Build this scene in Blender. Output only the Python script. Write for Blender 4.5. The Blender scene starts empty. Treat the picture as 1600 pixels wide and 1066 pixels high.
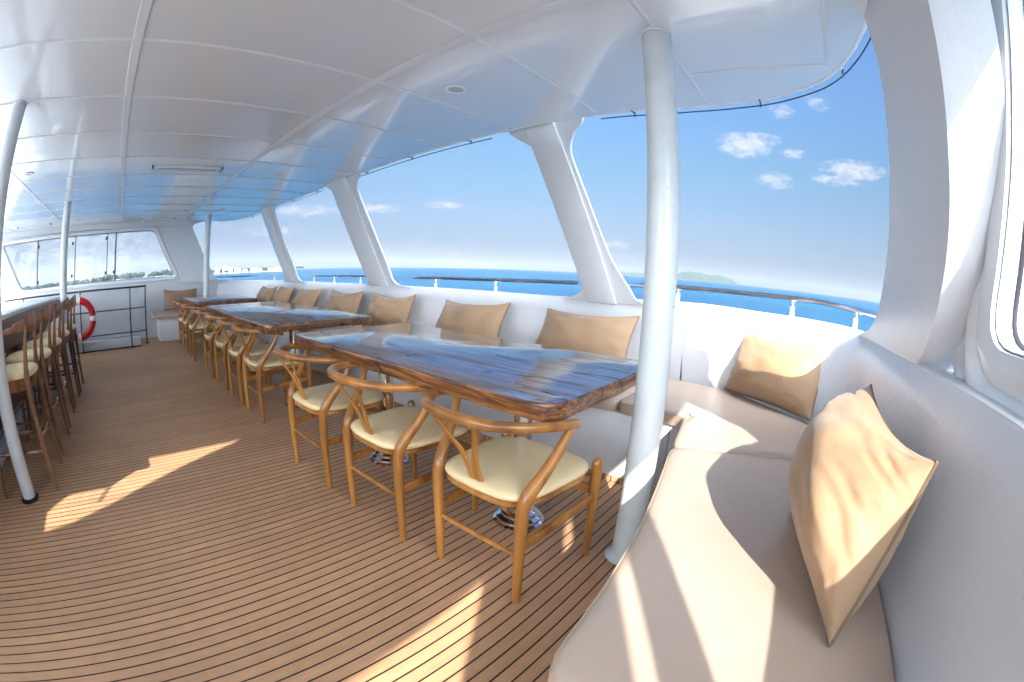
import bpy, bmesh, math, random
from math import sin, cos, pi, radians, sqrt
from mathutils import Vector, Matrix, noise
random.seed(7)
sc = bpy.context.scene
col = sc.collection

# ------------------------------------------------------------------ camera
H = 1.17
cam_d = bpy.data.cameras.new('camera'); cam = bpy.data.objects.new('camera', cam_d); col.objects.link(cam)
R = ((0.6199633451818976, 0.09391154913235952, -0.7789904181505904),
     (-0.7834388854198913, 0.1287918067464947, -0.6079771240162017),
     (0.04323150983842378, 0.9872149165478274, 0.15342015872288844))
cam.matrix_world = Matrix.Translation((0, 0, H)) @ Matrix(R).to_4x4()
cam_d.type = 'PANO'
cam_d.sensor_width = 36; cam_d.sensor_fit = 'HORIZONTAL'
cam_d.clip_start = 0.02; cam_d.clip_end = 60000
cc = cam_d if hasattr(cam_d, 'panorama_type') else cam_d.cycles
cc.panorama_type = 'FISHEYE_EQUISOLID'
cc.fisheye_lens = 685.27 * 36 / 1600
cc.fisheye_fov = radians(230)
sc.camera = cam

# ------------------------------------------------------------------ sun, sky, exposure
SUN = Vector((1.2, 0.93, -1.0))
sun_d = bpy.data.lights.new('sun', 'SUN'); sun = bpy.data.objects.new('sun', sun_d); col.objects.link(sun)
sun_d.energy = 2.1; sun_d.angle = radians(0.55); sun_d.color = (1.0, 0.95, 0.88)
sun.rotation_euler = SUN.to_track_quat('-Z', 'Y').to_euler()
sun.location = (-9, -6.5, 12)
sc.view_settings.view_transform = 'Standard'; sc.view_settings.look = 'None'
sc.view_settings.exposure = 2.7; sc.view_settings.gamma = 1.0
SKY_STRENGTH = 0.05

world = bpy.data.worlds.new('World'); sc.world = world; world.use_nodes = True
wn, wl = world.node_tree.nodes, world.node_tree.links
wn.clear()
def W(t, **k):
    n = wn.new(t)
    for a, v in k.items(): setattr(n, a, v)
    return n
def wmath(op, a, b=None, c=None):
    n = W('ShaderNodeMath', operation=op)
    for i, v in enumerate((a, b, c)):
        if v is None: continue
        if isinstance(v, (int, float)): n.inputs[i].default_value = v
        else: wl.new(v, n.inputs[i])
    return n.outputs[0]
TILT = Vector((-0.0133, 0.001, 1.0)).normalized()
tc = W('ShaderNodeTexCoord')
vr = W('ShaderNodeVectorRotate', rotation_type='EULER_XYZ')
q = TILT.rotation_difference(Vector((0, 0, 1))).to_euler('XYZ')
vr.inputs['Rotation'].default_value = q
wl.new(tc.outputs['Generated'], vr.inputs['Vector'])
sky = W('ShaderNodeTexSky', sky_type='NISHITA'); sky.sun_disc = False
sky.sun_elevation = math.atan2(1.0, math.hypot(SUN.x, SUN.y)); sky.sun_rotation = math.atan2(-SUN.x, -SUN.y)
sky.altitude = 0; sky.air_density = 1.0; sky.dust_density = 0.35; sky.ozone_density = 2.5
wl.new(vr.outputs[0], sky.inputs['Vector'])
sep = W('ShaderNodeSeparateXYZ'); wl.new(tc.outputs['Generated'], sep.inputs[0])
az = wmath('MULTIPLY', wmath('ARCTAN2', sep.outputs[0], sep.outputs[1]), 180 / pi)
el = wmath('MULTIPLY', wmath('ARCSINE', sep.outputs[2]), 180 / pi)
comb = W('ShaderNodeCombineXYZ'); wl.new(az, comb.inputs[0]); wl.new(wmath('MULTIPLY', el, 2.2), comb.inputs[1])
nz = W('ShaderNodeTexNoise'); nz.inputs['Scale'].default_value = 0.6; nz.inputs['Detail'].default_value = 9; nz.inputs['Distortion'].default_value = .5; nz.inputs['Roughness'].default_value = 0.62
wl.new(comb.outputs[0], nz.inputs['Vector'])
CLOUDS = [(82.3,18.6,4.4,2.0,1),(85.5,19.3,2.4,1.3,.6),(89.0,17.9,2.2,0.8,.75),(86.4,14.3,3.3,1.3,.7),(97.5,16.3,5.5,1.5,.9),(95.0,15.0,4.0,1.1,.7),(88.2,23.3,2.2,1.3,.6),
 (93.6,24.6,2.2,1.5,.45),(64.8,4.5,2.6,0.8,.7),(66,3.2,3,.5,.4),(42.1,8.7,3.2,0.6,.7),(32.8,8.0,5.0,0.7,.7),(24.3,7.6,5.5,1.0,.6),(20,5.0,6,.8,.45),
 (36.1,1.2,1.0,1.0,.6),(44.2,1.6,1.3,1.1,.5),(0,5,9,.8,.3),(-9,3,20,9,.5),(130,14,9,2,.5),(-12,12,10,2,.4)]
tot = None
for (a0, e0, ra, re, s) in CLOUDS:
    dx = wmath('DIVIDE', wmath('SUBTRACT', az, a0), ra)
    dy = wmath('DIVIDE', wmath('SUBTRACT', el, e0), re)
    r2 = wmath('ADD', wmath('MULTIPLY', dx, dx), wmath('MULTIPLY', dy, dy))
    m = wmath('MULTIPLY', wmath('MAXIMUM', wmath('SUBTRACT', 1.0, r2), 0.0), s)
    tot = m if tot is None else wmath('MAXIMUM', tot, m)
mr = W('ShaderNodeMapRange'); mr.interpolation_type = 'SMOOTHSTEP'
mr.inputs['From Min'].default_value = 0.50; mr.inputs['From Max'].default_value = 1.02
mr.inputs['To Min'].default_value = 0.0; mr.inputs['To Max'].default_value = 0.8
# noise + blob mask -> cloud cover (only inside the blobs)
cov = wmath('ADD', nz.outputs['Fac'], wmath('MULTIPLY', tot, 0.42)); wl.new(cov, mr.inputs['Value'])
cover = wmath('MULTIPLY', mr.outputs[0], wmath('MINIMUM', wmath('MULTIPLY', tot, 4.0), 1.0))
cmix = W('ShaderNodeMix', data_type='RGBA'); wl.new(cover, cmix.inputs['Factor'])
hs = W('ShaderNodeHueSaturation'); hs.inputs['Saturation'].default_value = 1.0; hs.inputs['Value'].default_value = 1.0
wl.new(sky.outputs[0], hs.inputs['Color'])
# clearer, bluer air than the model's horizon: tint by elevation
tr_ = W('ShaderNodeValToRGB'); tr_.color_ramp.interpolation = 'LINEAR'
wl.new(wmath('DIVIDE', el, 40.0), tr_.inputs[0])
EL = [(0.0, (.19, .22, .34)), (4, (.235, .245, .33)), (8, (.37, .37, .42)), (15, (.50, .58, .58)), (23, (.64, .79, .88)), (32, (.8, 1.0, 1.15))]
ce = tr_.color_ramp.elements
for i, (e_, c_) in enumerate(EL):
    x_ = ce[i] if i < 2 else ce.new(e_ / 40)
    x_.position = e_ / 40; x_.color = (*[q_ * .73 for q_ in c_], 1)
tm = W('ShaderNodeMix', data_type='RGBA', blend_type='MULTIPLY'); tm.inputs['Factor'].default_value = 1.0
wl.new(hs.outputs[0], tm.inputs['A']); wl.new(tr_.outputs[0], tm.inputs['B'])
# added unseen cloud bank round the sun, brightening the interior
bz = W('ShaderNodeMapRange'); bz.interpolation_type = 'SMOOTHSTEP'
dz_ = wmath('ABSOLUTE', wmath('SUBTRACT', wmath('ABSOLUTE', wmath('ADD', az, 128.0)), 0.0))
wl.new(dz_, bz.inputs['Value']); bz.inputs['From Min'].default_value = 66; bz.inputs['From Max'].default_value = 46
fill_bank = wmath('MULTIPLY', bz.outputs[0], wmath('ADD', .45, wmath('MULTIPLY', nz.outputs['Fac'], .8)))
bmix = W('ShaderNodeMix', data_type='RGBA'); wl.new(fill_bank, bmix.inputs['Factor']); wl.new(tm.outputs['Result'], bmix.inputs['A']); bmix.inputs['B'].default_value = (40, 44, 49, 1)
wl.new(bmix.outputs['Result'], cmix.inputs['A']); cmix.inputs['B'].default_value = (2.95, 3.0, 3.1, 1)
bg = W('ShaderNodeBackground'); bg.inputs['Strength'].default_value = SKY_STRENGTH
wl.new(cmix.outputs['Result'], bg.inputs['Color'])
wo = W('ShaderNodeOutputWorld'); wl.new(bg.outputs[0], wo.inputs[0])

# ------------------------------------------------------------------ materials
MATS = {}
def mat(name, color=(0.8, 0.8, 0.8), rough=0.5, metal=0.0, coat=0.0, coat_rough=0.05, bump=0.0, bump_scale=60, var=0.0, var_scale=3,
        color2=None, stretch=(1, 1, 1), trans=0.0, ior=1.45, detail=4, spec=0.5, coords='Object', rough_var=0.0, ramp=(0.35, 0.65), sss=0):
    m = bpy.data.materials.new(name); m.use_nodes = True
    N, L = m.node_tree.nodes, m.node_tree.links
    b = N['Principled BSDF']
    b.inputs['Base Color'].default_value = (*color, 1); b.inputs['Roughness'].default_value = rough
    b.inputs['Metallic'].default_value = metal; b.inputs['Coat Weight'].default_value = coat; b.inputs['Coat Roughness'].default_value = coat_rough
    b.inputs['Transmission Weight'].default_value = trans; b.inputs['IOR'].default_value = ior
    b.inputs['Specular IOR Level'].default_value = spec
    t = N.new('ShaderNodeTexCoord'); mp = N.new('ShaderNodeMapping'); mp.inputs['Scale'].default_value = stretch
    L.new(t.outputs[coords], mp.inputs[0])
    if var or color2:
        n = N.new('ShaderNodeTexNoise'); n.inputs['Scale'].default_value = var_scale; n.inputs['Detail'].default_value = detail
        L.new(mp.outputs[0], n.inputs['Vector'])
        r = N.new('ShaderNodeValToRGB'); r.color_ramp.elements[0].position = ramp[0]; r.color_ramp.elements[1].position = ramp[1]
        c2 = color2 or tuple(c * (1 - var) for c in color)
        r.color_ramp.elements[0].color = (*c2, 1); r.color_ramp.elements[1].color = (*color, 1)
        L.new(n.outputs['Fac'], r.inputs[0]); L.new(r.outputs[0], b.inputs['Base Color'])
        if rough_var:
            mm = N.new('ShaderNodeMath'); mm.operation = 'MULTIPLY_ADD'; mm.inputs[1].default_value = rough_var; mm.inputs[2].default_value = rough - rough_var / 2
            L.new(n.outputs['Fac'], mm.inputs[0]); L.new(mm.outputs[0], b.inputs['Roughness'])
    if bump:
        n2 = N.new('ShaderNodeTexNoise'); n2.inputs['Scale'].default_value = bump_scale; n2.inputs['Detail'].default_value = 3
        L.new(mp.outputs[0], n2.inputs['Vector'])
        bp = N.new('ShaderNodeBump'); bp.inputs['Strength'].default_value = bump; bp.inputs['Distance'].default_value = 0.01
        L.new(n2.outputs['Fac'], bp.inputs['Height']); L.new(bp.outputs[0], b.inputs['Normal'])
        if coat: L.new(bp.outputs[0], b.inputs['Coat Normal'])
    MATS[name] = m
    return m
white = mat('white_paint', (0.71, 0.715, 0.73), rough=0.30, bump=0.3, bump_scale=26, color2=(0.65, 0.66, 0.685), var_scale=1.7, rough_var=0.15)
white_smooth = mat('white_gelcoat', (0.71, 0.735, 0.76), rough=0.22, bump=0.05, bump_scale=6, coat=0.3)
pole_mat = mat('pole_paint', (0.65, 0.695, 0.70), rough=0.25, bump=0.06, bump_scale=15, color2=(0.54, 0.58, 0.59), var_scale=6, ramp=(.2, .5))
trim = mat('batten_white', (0.84, 0.89, 0.93), rough=0.3)
dark_trim = mat('dark_sealant', (0.03, 0.03, 0.035), rough=0.5)
steel = mat('stainless_steel', (0.78, 0.78, 0.79), rough=0.14, metal=1.0, bump=0.02)
dark_steel = mat('dark_steel', (0.10, 0.11, 0.13), rough=0.3, metal=0.8)
chrome = mat('chrome', (0.75, 0.75, 0.76), rough=0.06, metal=1.0)
oak = mat('honey_wood', (0.54, 0.235, 0.05), rough=0.32, coat=0.35, coat_rough=0.12, color2=(0.22, 0.08, 0.018), var_scale=9, stretch=(1, 1, .12), detail=8, bump=0.03, bump_scale=90)
walnut = mat('walnut_wood', (0.42, 0.20, 0.095), rough=0.42, color2=(0.09, 0.038, 0.018), var_scale=10, stretch=(1, 1, .12), detail=8, coat=0.15, coat_rough=.2)
panelwood = mat('panel_wood', (0.14, 0.066, 0.035), rough=0.4, color2=(0.055, 0.026, 0.015), var_scale=10, stretch=(1, .12, 1), detail=8, coat=.2, coat_rough=.2)
cream = mat('cream_vinyl', (0.92, 0.71, 0.40), rough=0.42, bump=0.12, bump_scale=260, var=0.06, var_scale=5)
tan_pad = mat('tan_vinyl', (0.52, 0.39, 0.30), rough=0.36, bump=0.30, bump_scale=7, var=0.09, var_scale=2.5, rough_var=.15)
piping = mat('dark_piping', (0.16, 0.105, 0.065), rough=0.5)
pad_piping = mat('pale_piping', (0.46, 0.37, 0.26), rough=0.5)
red = mat('buoy_red', (0.60, 0.010, 0.018), rough=0.4, var=0.2, var_scale=12)
buoy_white = mat('buoy_white', (0.75, 0.75, 0.72), rough=0.5)
glass = mat('window_glass', (0.95, 0.98, 0.98), rough=0.0, trans=1.0, ior=1.02, spec=0.5)
black = mat('black_rubber', (0.012, 0.012, 0.012), rough=0.6)
lamp_lens = mat('lamp_lens', (0.55, 0.6, 0.62), rough=0.25)
foliage = mat('far_foliage', (0.03, 0.062, 0.045), rough=0.9, color2=(0.018, 0.036, 0.022), var_scale=.3)
roof_red = mat('roof_tile', (0.42, 0.13, 0.08), rough=0.8)
plaster = mat('far_plaster', (0.62, 0.60, 0.55), rough=0.8, var=.1, var_scale=.2)
plaster2 = mat('far_plaster_yellow', (0.60, 0.52, 0.36), rough=0.8)
pane_dark = mat('far_window', (0.08, 0.10, 0.12), rough=0.2)
sand = mat('shore_ground', (0.25, 0.24, 0.16), rough=0.9, color2=(.1, .13, .06), var_scale=.03)
hillm = mat('hill_forest', (0.028, 0.055, 0.034), rough=0.95, color2=(0.016, 0.034, 0.026), var_scale=.012, detail=8)

def specks(m, scale=38, thr=.80, col_=(.16, .12, .09)):
    N, L = m.node_tree.nodes, m.node_tree.links; b = N['Principled BSDF']
    src = b.inputs['Base Color'].links[0].from_socket if b.inputs['Base Color'].is_linked else None
    t = N.new('ShaderNodeTexCoord'); n = N.new('ShaderNodeTexNoise'); n.inputs['Scale'].default_value = scale; n.inputs['Detail'].default_value = 2; L.new(t.outputs['Object'], n.inputs['Vector'])
    g = N.new('ShaderNodeMath'); g.operation = 'GREATER_THAN'; g.inputs[1].default_value = thr; L.new(n.outputs['Fac'], g.inputs[0])
    k = N.new('ShaderNodeMath'); k.operation = 'MULTIPLY'; k.inputs[1].default_value = .75; L.new(g.outputs[0], k.inputs[0])
    mx = N.new('ShaderNodeMix'); mx.data_type = 'RGBA'; L.new(k.outputs[0], mx.inputs['Factor']); mx.inputs['B'].default_value = (*col_, 1)
    if src: L.new(src, mx.inputs['A'])
    else: mx.inputs['A'].default_value = b.inputs['Base Color'].default_value
    L.new(mx.outputs['Result'], b.inputs['Base Color'])
specks(pole_mat, 42, .765)
def tone(m, lo=.8, hi=1.15):
    N, L = m.node_tree.nodes, m.node_tree.links; b = N['Principled BSDF']; src = b.inputs['Base Color'].links[0].from_socket
    oi = N.new('ShaderNodeObjectInfo'); r = N.new('ShaderNodeMapRange'); r.inputs['To Min'].default_value = lo; r.inputs['To Max'].default_value = hi; L.new(oi.outputs['Random'], r.inputs['Value'])
    h = N.new('ShaderNodeHueSaturation'); L.new(r.outputs[0], h.inputs['Value']); L.new(src, h.inputs['Color']); L.new(h.outputs[0], b.inputs['Base Color'])
tone(oak); tone(walnut, .75, 1.15); tone(cream, .9, 1.05)
# fabric for the scatter pillows: two tone drill with creases
pillow_mat = mat('pillow_drill', (0.38, 0.235, 0.13), rough=0.62, var=0.10, var_scale=4)
N, L = pillow_mat.node_tree.nodes, pillow_mat.node_tree.links
t = N.new('ShaderNodeTexCoord'); n1 = N.new('ShaderNodeTexNoise'); n1.inputs['Scale'].default_value = 6; n1.inputs['Detail'].default_value = 3; n1.inputs['Distortion'].default_value = .4
wv = N.new('ShaderNodeTexNoise'); wv.inputs['Scale'].default_value = 350
L.new(t.outputs['Object'], n1.inputs['Vector']); L.new(t.outputs['Object'], wv.inputs['Vector'])
b1 = N.new('ShaderNodeBump'); b1.inputs['Strength'].default_value = 0.55; b1.inputs['Distance'].default_value = 0.02
b2 = N.new('ShaderNodeBump'); b2.inputs['Strength'].default_value = 0.15; b2.inputs['Distance'].default_value = 0.002
L.new(n1.outputs['Fac'], b1.inputs['Height']); L.new(wv.outputs['Fac'], b2.inputs['Height']); L.new(b1.outputs[0], b2.inputs['Normal'])
L.new(b2.outputs[0], N['Principled BSDF'].inputs['Normal'])
N['Principled BSDF'].inputs['Sheen Weight'].default_value = 0.15

# glossy ceiling with a slow waviness so reflections smear
ceil_mat = mat('ceiling_gelcoat', (0.86, 0.92, 0.97), rough=0.25, coat=1.0, coat_rough=0.06, bump=0.06, bump_scale=1.3)

# deck: 50 mm planks running across the boat with black caulking
deck_mat = bpy.data.materials.new('deck_planking'); deck_mat.use_nodes = True
N, L = deck_mat.node_tree.nodes, deck_mat.node_tree.links
b = N['Principled BSDF']
geo = N.new('ShaderNodeNewGeometry'); sp = N.new('ShaderNodeSeparateXYZ'); L.new(geo.outputs['Position'], sp.inputs[0])
def dm(op, a, bb=None, c=None):
    n = N.new('ShaderNodeMath'); n.operation = op
    for i, v in enumerate((a, bb, c)):
        if v is None: continue
        if isinstance(v, (int, float)): n.inputs[i].default_value = v
        else: L.new(v, n.inputs[i])
    return n.outputs[0]
yy = dm('ADD', dm('DIVIDE', sp.outputs[1], 0.0499), 200.42)
fr = dm('FRACT', yy); pid = dm('FLOOR', yy)
d0 = dm('ABSOLUTE', dm('SUBTRACT', fr, 0.5))           # 0.5 at the joints
line = dm('GREATER_THAN', d0, 0.434)
cx = N.new('ShaderNodeCombineXYZ'); L.new(dm('MULTIPLY', sp.outputs[0], 1.0), cx.inputs[0]); L.new(dm('MULTIPLY', pid, 7.31), cx.inputs[1]); L.new(dm('MULTIPLY', sp.outputs[1], 40), cx.inputs[2])
ng = N.new('ShaderNodeTexNoise'); ng.inputs['Scale'].default_value = 2.2; ng.inputs['Detail'].default_value = 5; L.new(cx.outputs[0], ng.inputs['Vector'])
nb = N.new('ShaderNodeTexNoise'); nb.inputs['Scale'].default_value = 14; nb.inputs['Detail'].default_value = 3; L.new(geo.outputs['Position'], nb.inputs['Vector'])
nsp = N.new('ShaderNodeTexNoise'); nsp.inputs['Scale'].default_value = 240; nsp.inputs['Detail'].default_value = 2; L.new(geo.outputs['Position'], nsp.inputs['Vector'])
ramp = N.new('ShaderNodeValToRGB'); ramp.color_ramp.elements[0].position = .25; ramp.color_ramp.elements[1].position = .75
ramp.color_ramp.elements[0].color = (0.52, 0.28, 0.145, 1); ramp.color_ramp.elements[1].color = (0.74, 0.45, 0.26, 1)
L.new(dm('ADD', dm('MULTIPLY', ng.outputs['Fac'], .45), dm('ADD', dm('MULTIPLY', nb.outputs['Fac'], .25), dm('MULTIPLY', nsp.outputs['Fac'], .3))), ramp.inputs[0])
ht = N.new('ShaderNodeTexWhiteNoise'); ht.noise_dimensions = '1D'; L.new(pid, ht.inputs['W'])
big = N.new('ShaderNodeTexNoise'); big.inputs['Scale'].default_value = .9; big.inputs['Detail'].default_value = 6; L.new(geo.outputs['Position'], big.inputs['Vector'])
hsv = N.new('ShaderNodeHueSaturation'); L.new(ramp.outputs[0], hsv.inputs['Color'])
L.new(dm('ADD', dm('MULTIPLY', ht.outputs['Value'], .12), dm('ADD', .50, dm('MULTIPLY', big.outputs['Fac'], .62))), hsv.inputs['Value']); hsv.inputs['Saturation'].default_value = 1.04
mx = N.new('ShaderNodeMix'); mx.data_type = 'RGBA'; L.new(line, mx.inputs['Factor']); L.new(hsv.outputs[0], mx.inputs['A']); mx.inputs['B'].default_value = (0.012, 0.009, 0.008, 1)
L.new(mx.outputs['Result'], b.inputs['Base Color']); b.inputs['Roughness'].default_value = 0.62
bmp = N.new('ShaderNodeBump'); bmp.inputs['Strength'].default_value = 0.5; bmp.inputs['Distance'].default_value = 0.002
L.new(dm('SUBTRACT', nsp.outputs['Fac'], dm('MULTIPLY', line, 1.5)), bmp.inputs['Height']); L.new(bmp.outputs[0], b.inputs['Normal'])

# lacquered charred pine table tops
def table_material(name, edge):
    m = bpy.data.materials.new(name); m.use_nodes = True
    N, L = m.node_tree.nodes, m.node_tree.links
    b = N['Principled BSDF']
    t = N.new('ShaderNodeTexCoord'); mp = N.new('ShaderNodeMapping'); mp.inputs['Scale'].default_value = (1, 0.07, 1) if not edge else (1, .12, 2.2)
    L.new(t.outputs['Object'], mp.inputs[0])
    n = N.new('ShaderNodeTexNoise'); n.inputs['Scale'].default_value = 14 if not edge else 20; n.inputs['Detail'].default_value = 9; n.inputs['Roughness'].default_value = .68; n.inputs['Distortion'].default_value = 1.6
    L.new(mp.outputs[0], n.inputs['Vector'])
    r = N.new('ShaderNodeValToRGB'); e = r.color_ramp.elements
    if edge:
        e[0].position, e[0].color = .34, (0.012, 0.006, 0.004, 1); e[1].position, e[1].color = .66, (0.40, 0.17, 0.05, 1)
        x = e.new(.5); x.color = (0.13, 0.045, 0.015, 1)
    else:
        e[0].position, e[0].color = .33, (0.02, 0.01, 0.008, 1); e[1].position, e[1].color = .66, (0.26, 0.14, 0.07, 1)
        x = e.new(.45); x.color = (0.10, 0.045, 0.025, 1)
    L.new(n.outputs['Fac'], r.inputs[0])
    # plank joints along the length, and short dark burn marks / knots
    sx = N.new('ShaderNodeSeparateXYZ'); L.new(t.outputs['Object'], sx.inputs[0])
    def mm(op, a, bb):
        k = N.new('ShaderNodeMath'); k.operation = op
        for i, v in enumerate((a, bb)):
            if isinstance(v, (int, float)): k.inputs[i].default_value = v
            else: L.new(v, k.inputs[i])
        return k.outputs[0]
    jl = mm('GREATER_THAN', mm('ABSOLUTE', mm('SUBTRACT', mm('FRACT', mm('ADD', mm('DIVIDE', sx.outputs[0], .155), 20.1), 0), .5), 0), .488)
    mp2 = N.new('ShaderNodeMapping'); mp2.inputs['Scale'].default_value = (11, 3.2, 8); L.new(t.outputs['Object'], mp2.inputs[0])
    vo = N.new('ShaderNodeTexNoise'); vo.inputs['Scale'].default_value = 1.3; vo.inputs['Detail'].default_value = 3; vo.inputs['Distortion'].default_value = .8; L.new(mp2.outputs[0], vo.inputs['Vector'])
    kn = mm('GREATER_THAN', vo.outputs['Fac'], .625)
    dark = mm('MAXIMUM', jl, mm('MULTIPLY', kn, .85))
    mx = N.new('ShaderNodeMix'); mx.data_type = 'RGBA'; L.new(dark if not edge else kn, mx.inputs['Factor']); L.new(r.outputs[0], mx.inputs['A']); mx.inputs['B'].default_value = (0.008, 0.005, 0.004, 1)
    L.new(mx.outputs['Result'], b.inputs['Base Color'])
    b.inputs['Roughness'].default_value = .35 if edge else .16
    if not edge:
        mp3 = N.new('ShaderNodeMapping'); mp3.inputs['Scale'].default_value = (34, 2.2, 30); L.new(t.outputs['Object'], mp3.inputs[0])
        g3 = N.new('ShaderNodeTexNoise'); g3.inputs['Scale'].default_value = 1.0; g3.inputs['Detail'].default_value = 5; g3.inputs['Distortion'].default_value = .6; L.new(mp3.outputs[0], g3.inputs['Vector'])
        rc = N.new('ShaderNodeValToRGB'); rc.color_ramp.elements[0].position = .36; rc.color_ramp.elements[0].color = (.35, .35, .35, 1); rc.color_ramp.elements[1].position = .47; rc.color_ramp.elements[1].color = (1, 1, 1, 1)
        L.new(g3.outputs['Fac'], rc.inputs[0])
        L.new(mm('MULTIPLY', rc.outputs[0], mm('SUBTRACT', 1.0, mm('MULTIPLY', dark, .7))), b.inputs['Coat Weight'])
    b.inputs['Coat Weight'].default_value = .5 if edge else 1.0; b.inputs['Coat Roughness'].default_value = .15 if edge else .05
    b.inputs['Coat IOR'].default_value = 1.5 if edge else 4.0
    b.inputs['Specular IOR Level'].default_value = .6
    bp = N.new('ShaderNodeBump'); bp.inputs['Strength'].default_value = .35 if edge else .22; bp.inputs['Distance'].default_value = .004
    L.new(mm('SUBTRACT', n.outputs['Fac'], mm('MULTIPLY', dark, .5)), bp.inputs['Height']); L.new(bp.outputs[0], b.inputs['Normal'])
    bp2 = N.new('ShaderNodeBump'); bp2.inputs['Strength'].default_value = .22; bp2.inputs['Distance'].default_value = .004
    L.new(mm('SUBTRACT', n.outputs['Fac'], mm('MULTIPLY', dark, .6)), bp2.inputs['Height']); L.new(bp2.outputs[0], b.inputs['Coat Normal'])
    return m
table_top_mat = table_material('lacquered_table_top', False)
table_edge_mat = table_material('charred_table_edge', True)

# sea
sea_mat = bpy.data.materials.new('sea_water'); sea_mat.use_nodes = True
N, L = sea_mat.node_tree.nodes, sea_mat.node_tree.links
b = N['Principled BSDF']; b.inputs['Base Color'].default_value = (0.010, 0.20, 0.42, 1); b.inputs['Roughness'].default_value = .22; b.inputs['IOR'].default_value = 1.33
t = N.new('ShaderNodeTexCoord'); n = N.new('ShaderNodeTexNoise'); n.inputs['Scale'].default_value = .5; n.inputs['Detail'].default_value = 8; n.inputs['Roughness'].default_value = .65
mp = N.new('ShaderNodeMapping'); mp.inputs['Scale'].default_value = (1, .6, 1); L.new(t.outputs['Object'], mp.inputs[0]); L.new(mp.outputs[0], n.inputs['Vector'])
n3 = N.new('ShaderNodeTexNoise'); n3.inputs['Scale'].default_value = .006; n3.inputs['Detail'].default_value = 5; L.new(t.outputs['Object'], n3.inputs['Vector'])
r = N.new('ShaderNodeValToRGB'); r.color_ramp.elements[0].position = .35; r.color_ramp.elements[1].position = .65
r.color_ramp.elements[0].color = (0.001, 0.045, 0.11, 1); r.color_ramp.elements[1].color = (0.004, 0.085, 0.165, 1)
L.new(n3.outputs['Fac'], r.inputs[0]); L.new(r.outputs[0], b.inputs['Base Color'])
bp = N.new('ShaderNodeBump'); bp.inputs['Strength'].default_value = .9; bp.inputs['Distance'].default_value = 1.3
L.new(n.outputs['Fac'], bp.inputs['Height']); L.new(bp.outputs[0], b.inputs['Normal'])

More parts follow.
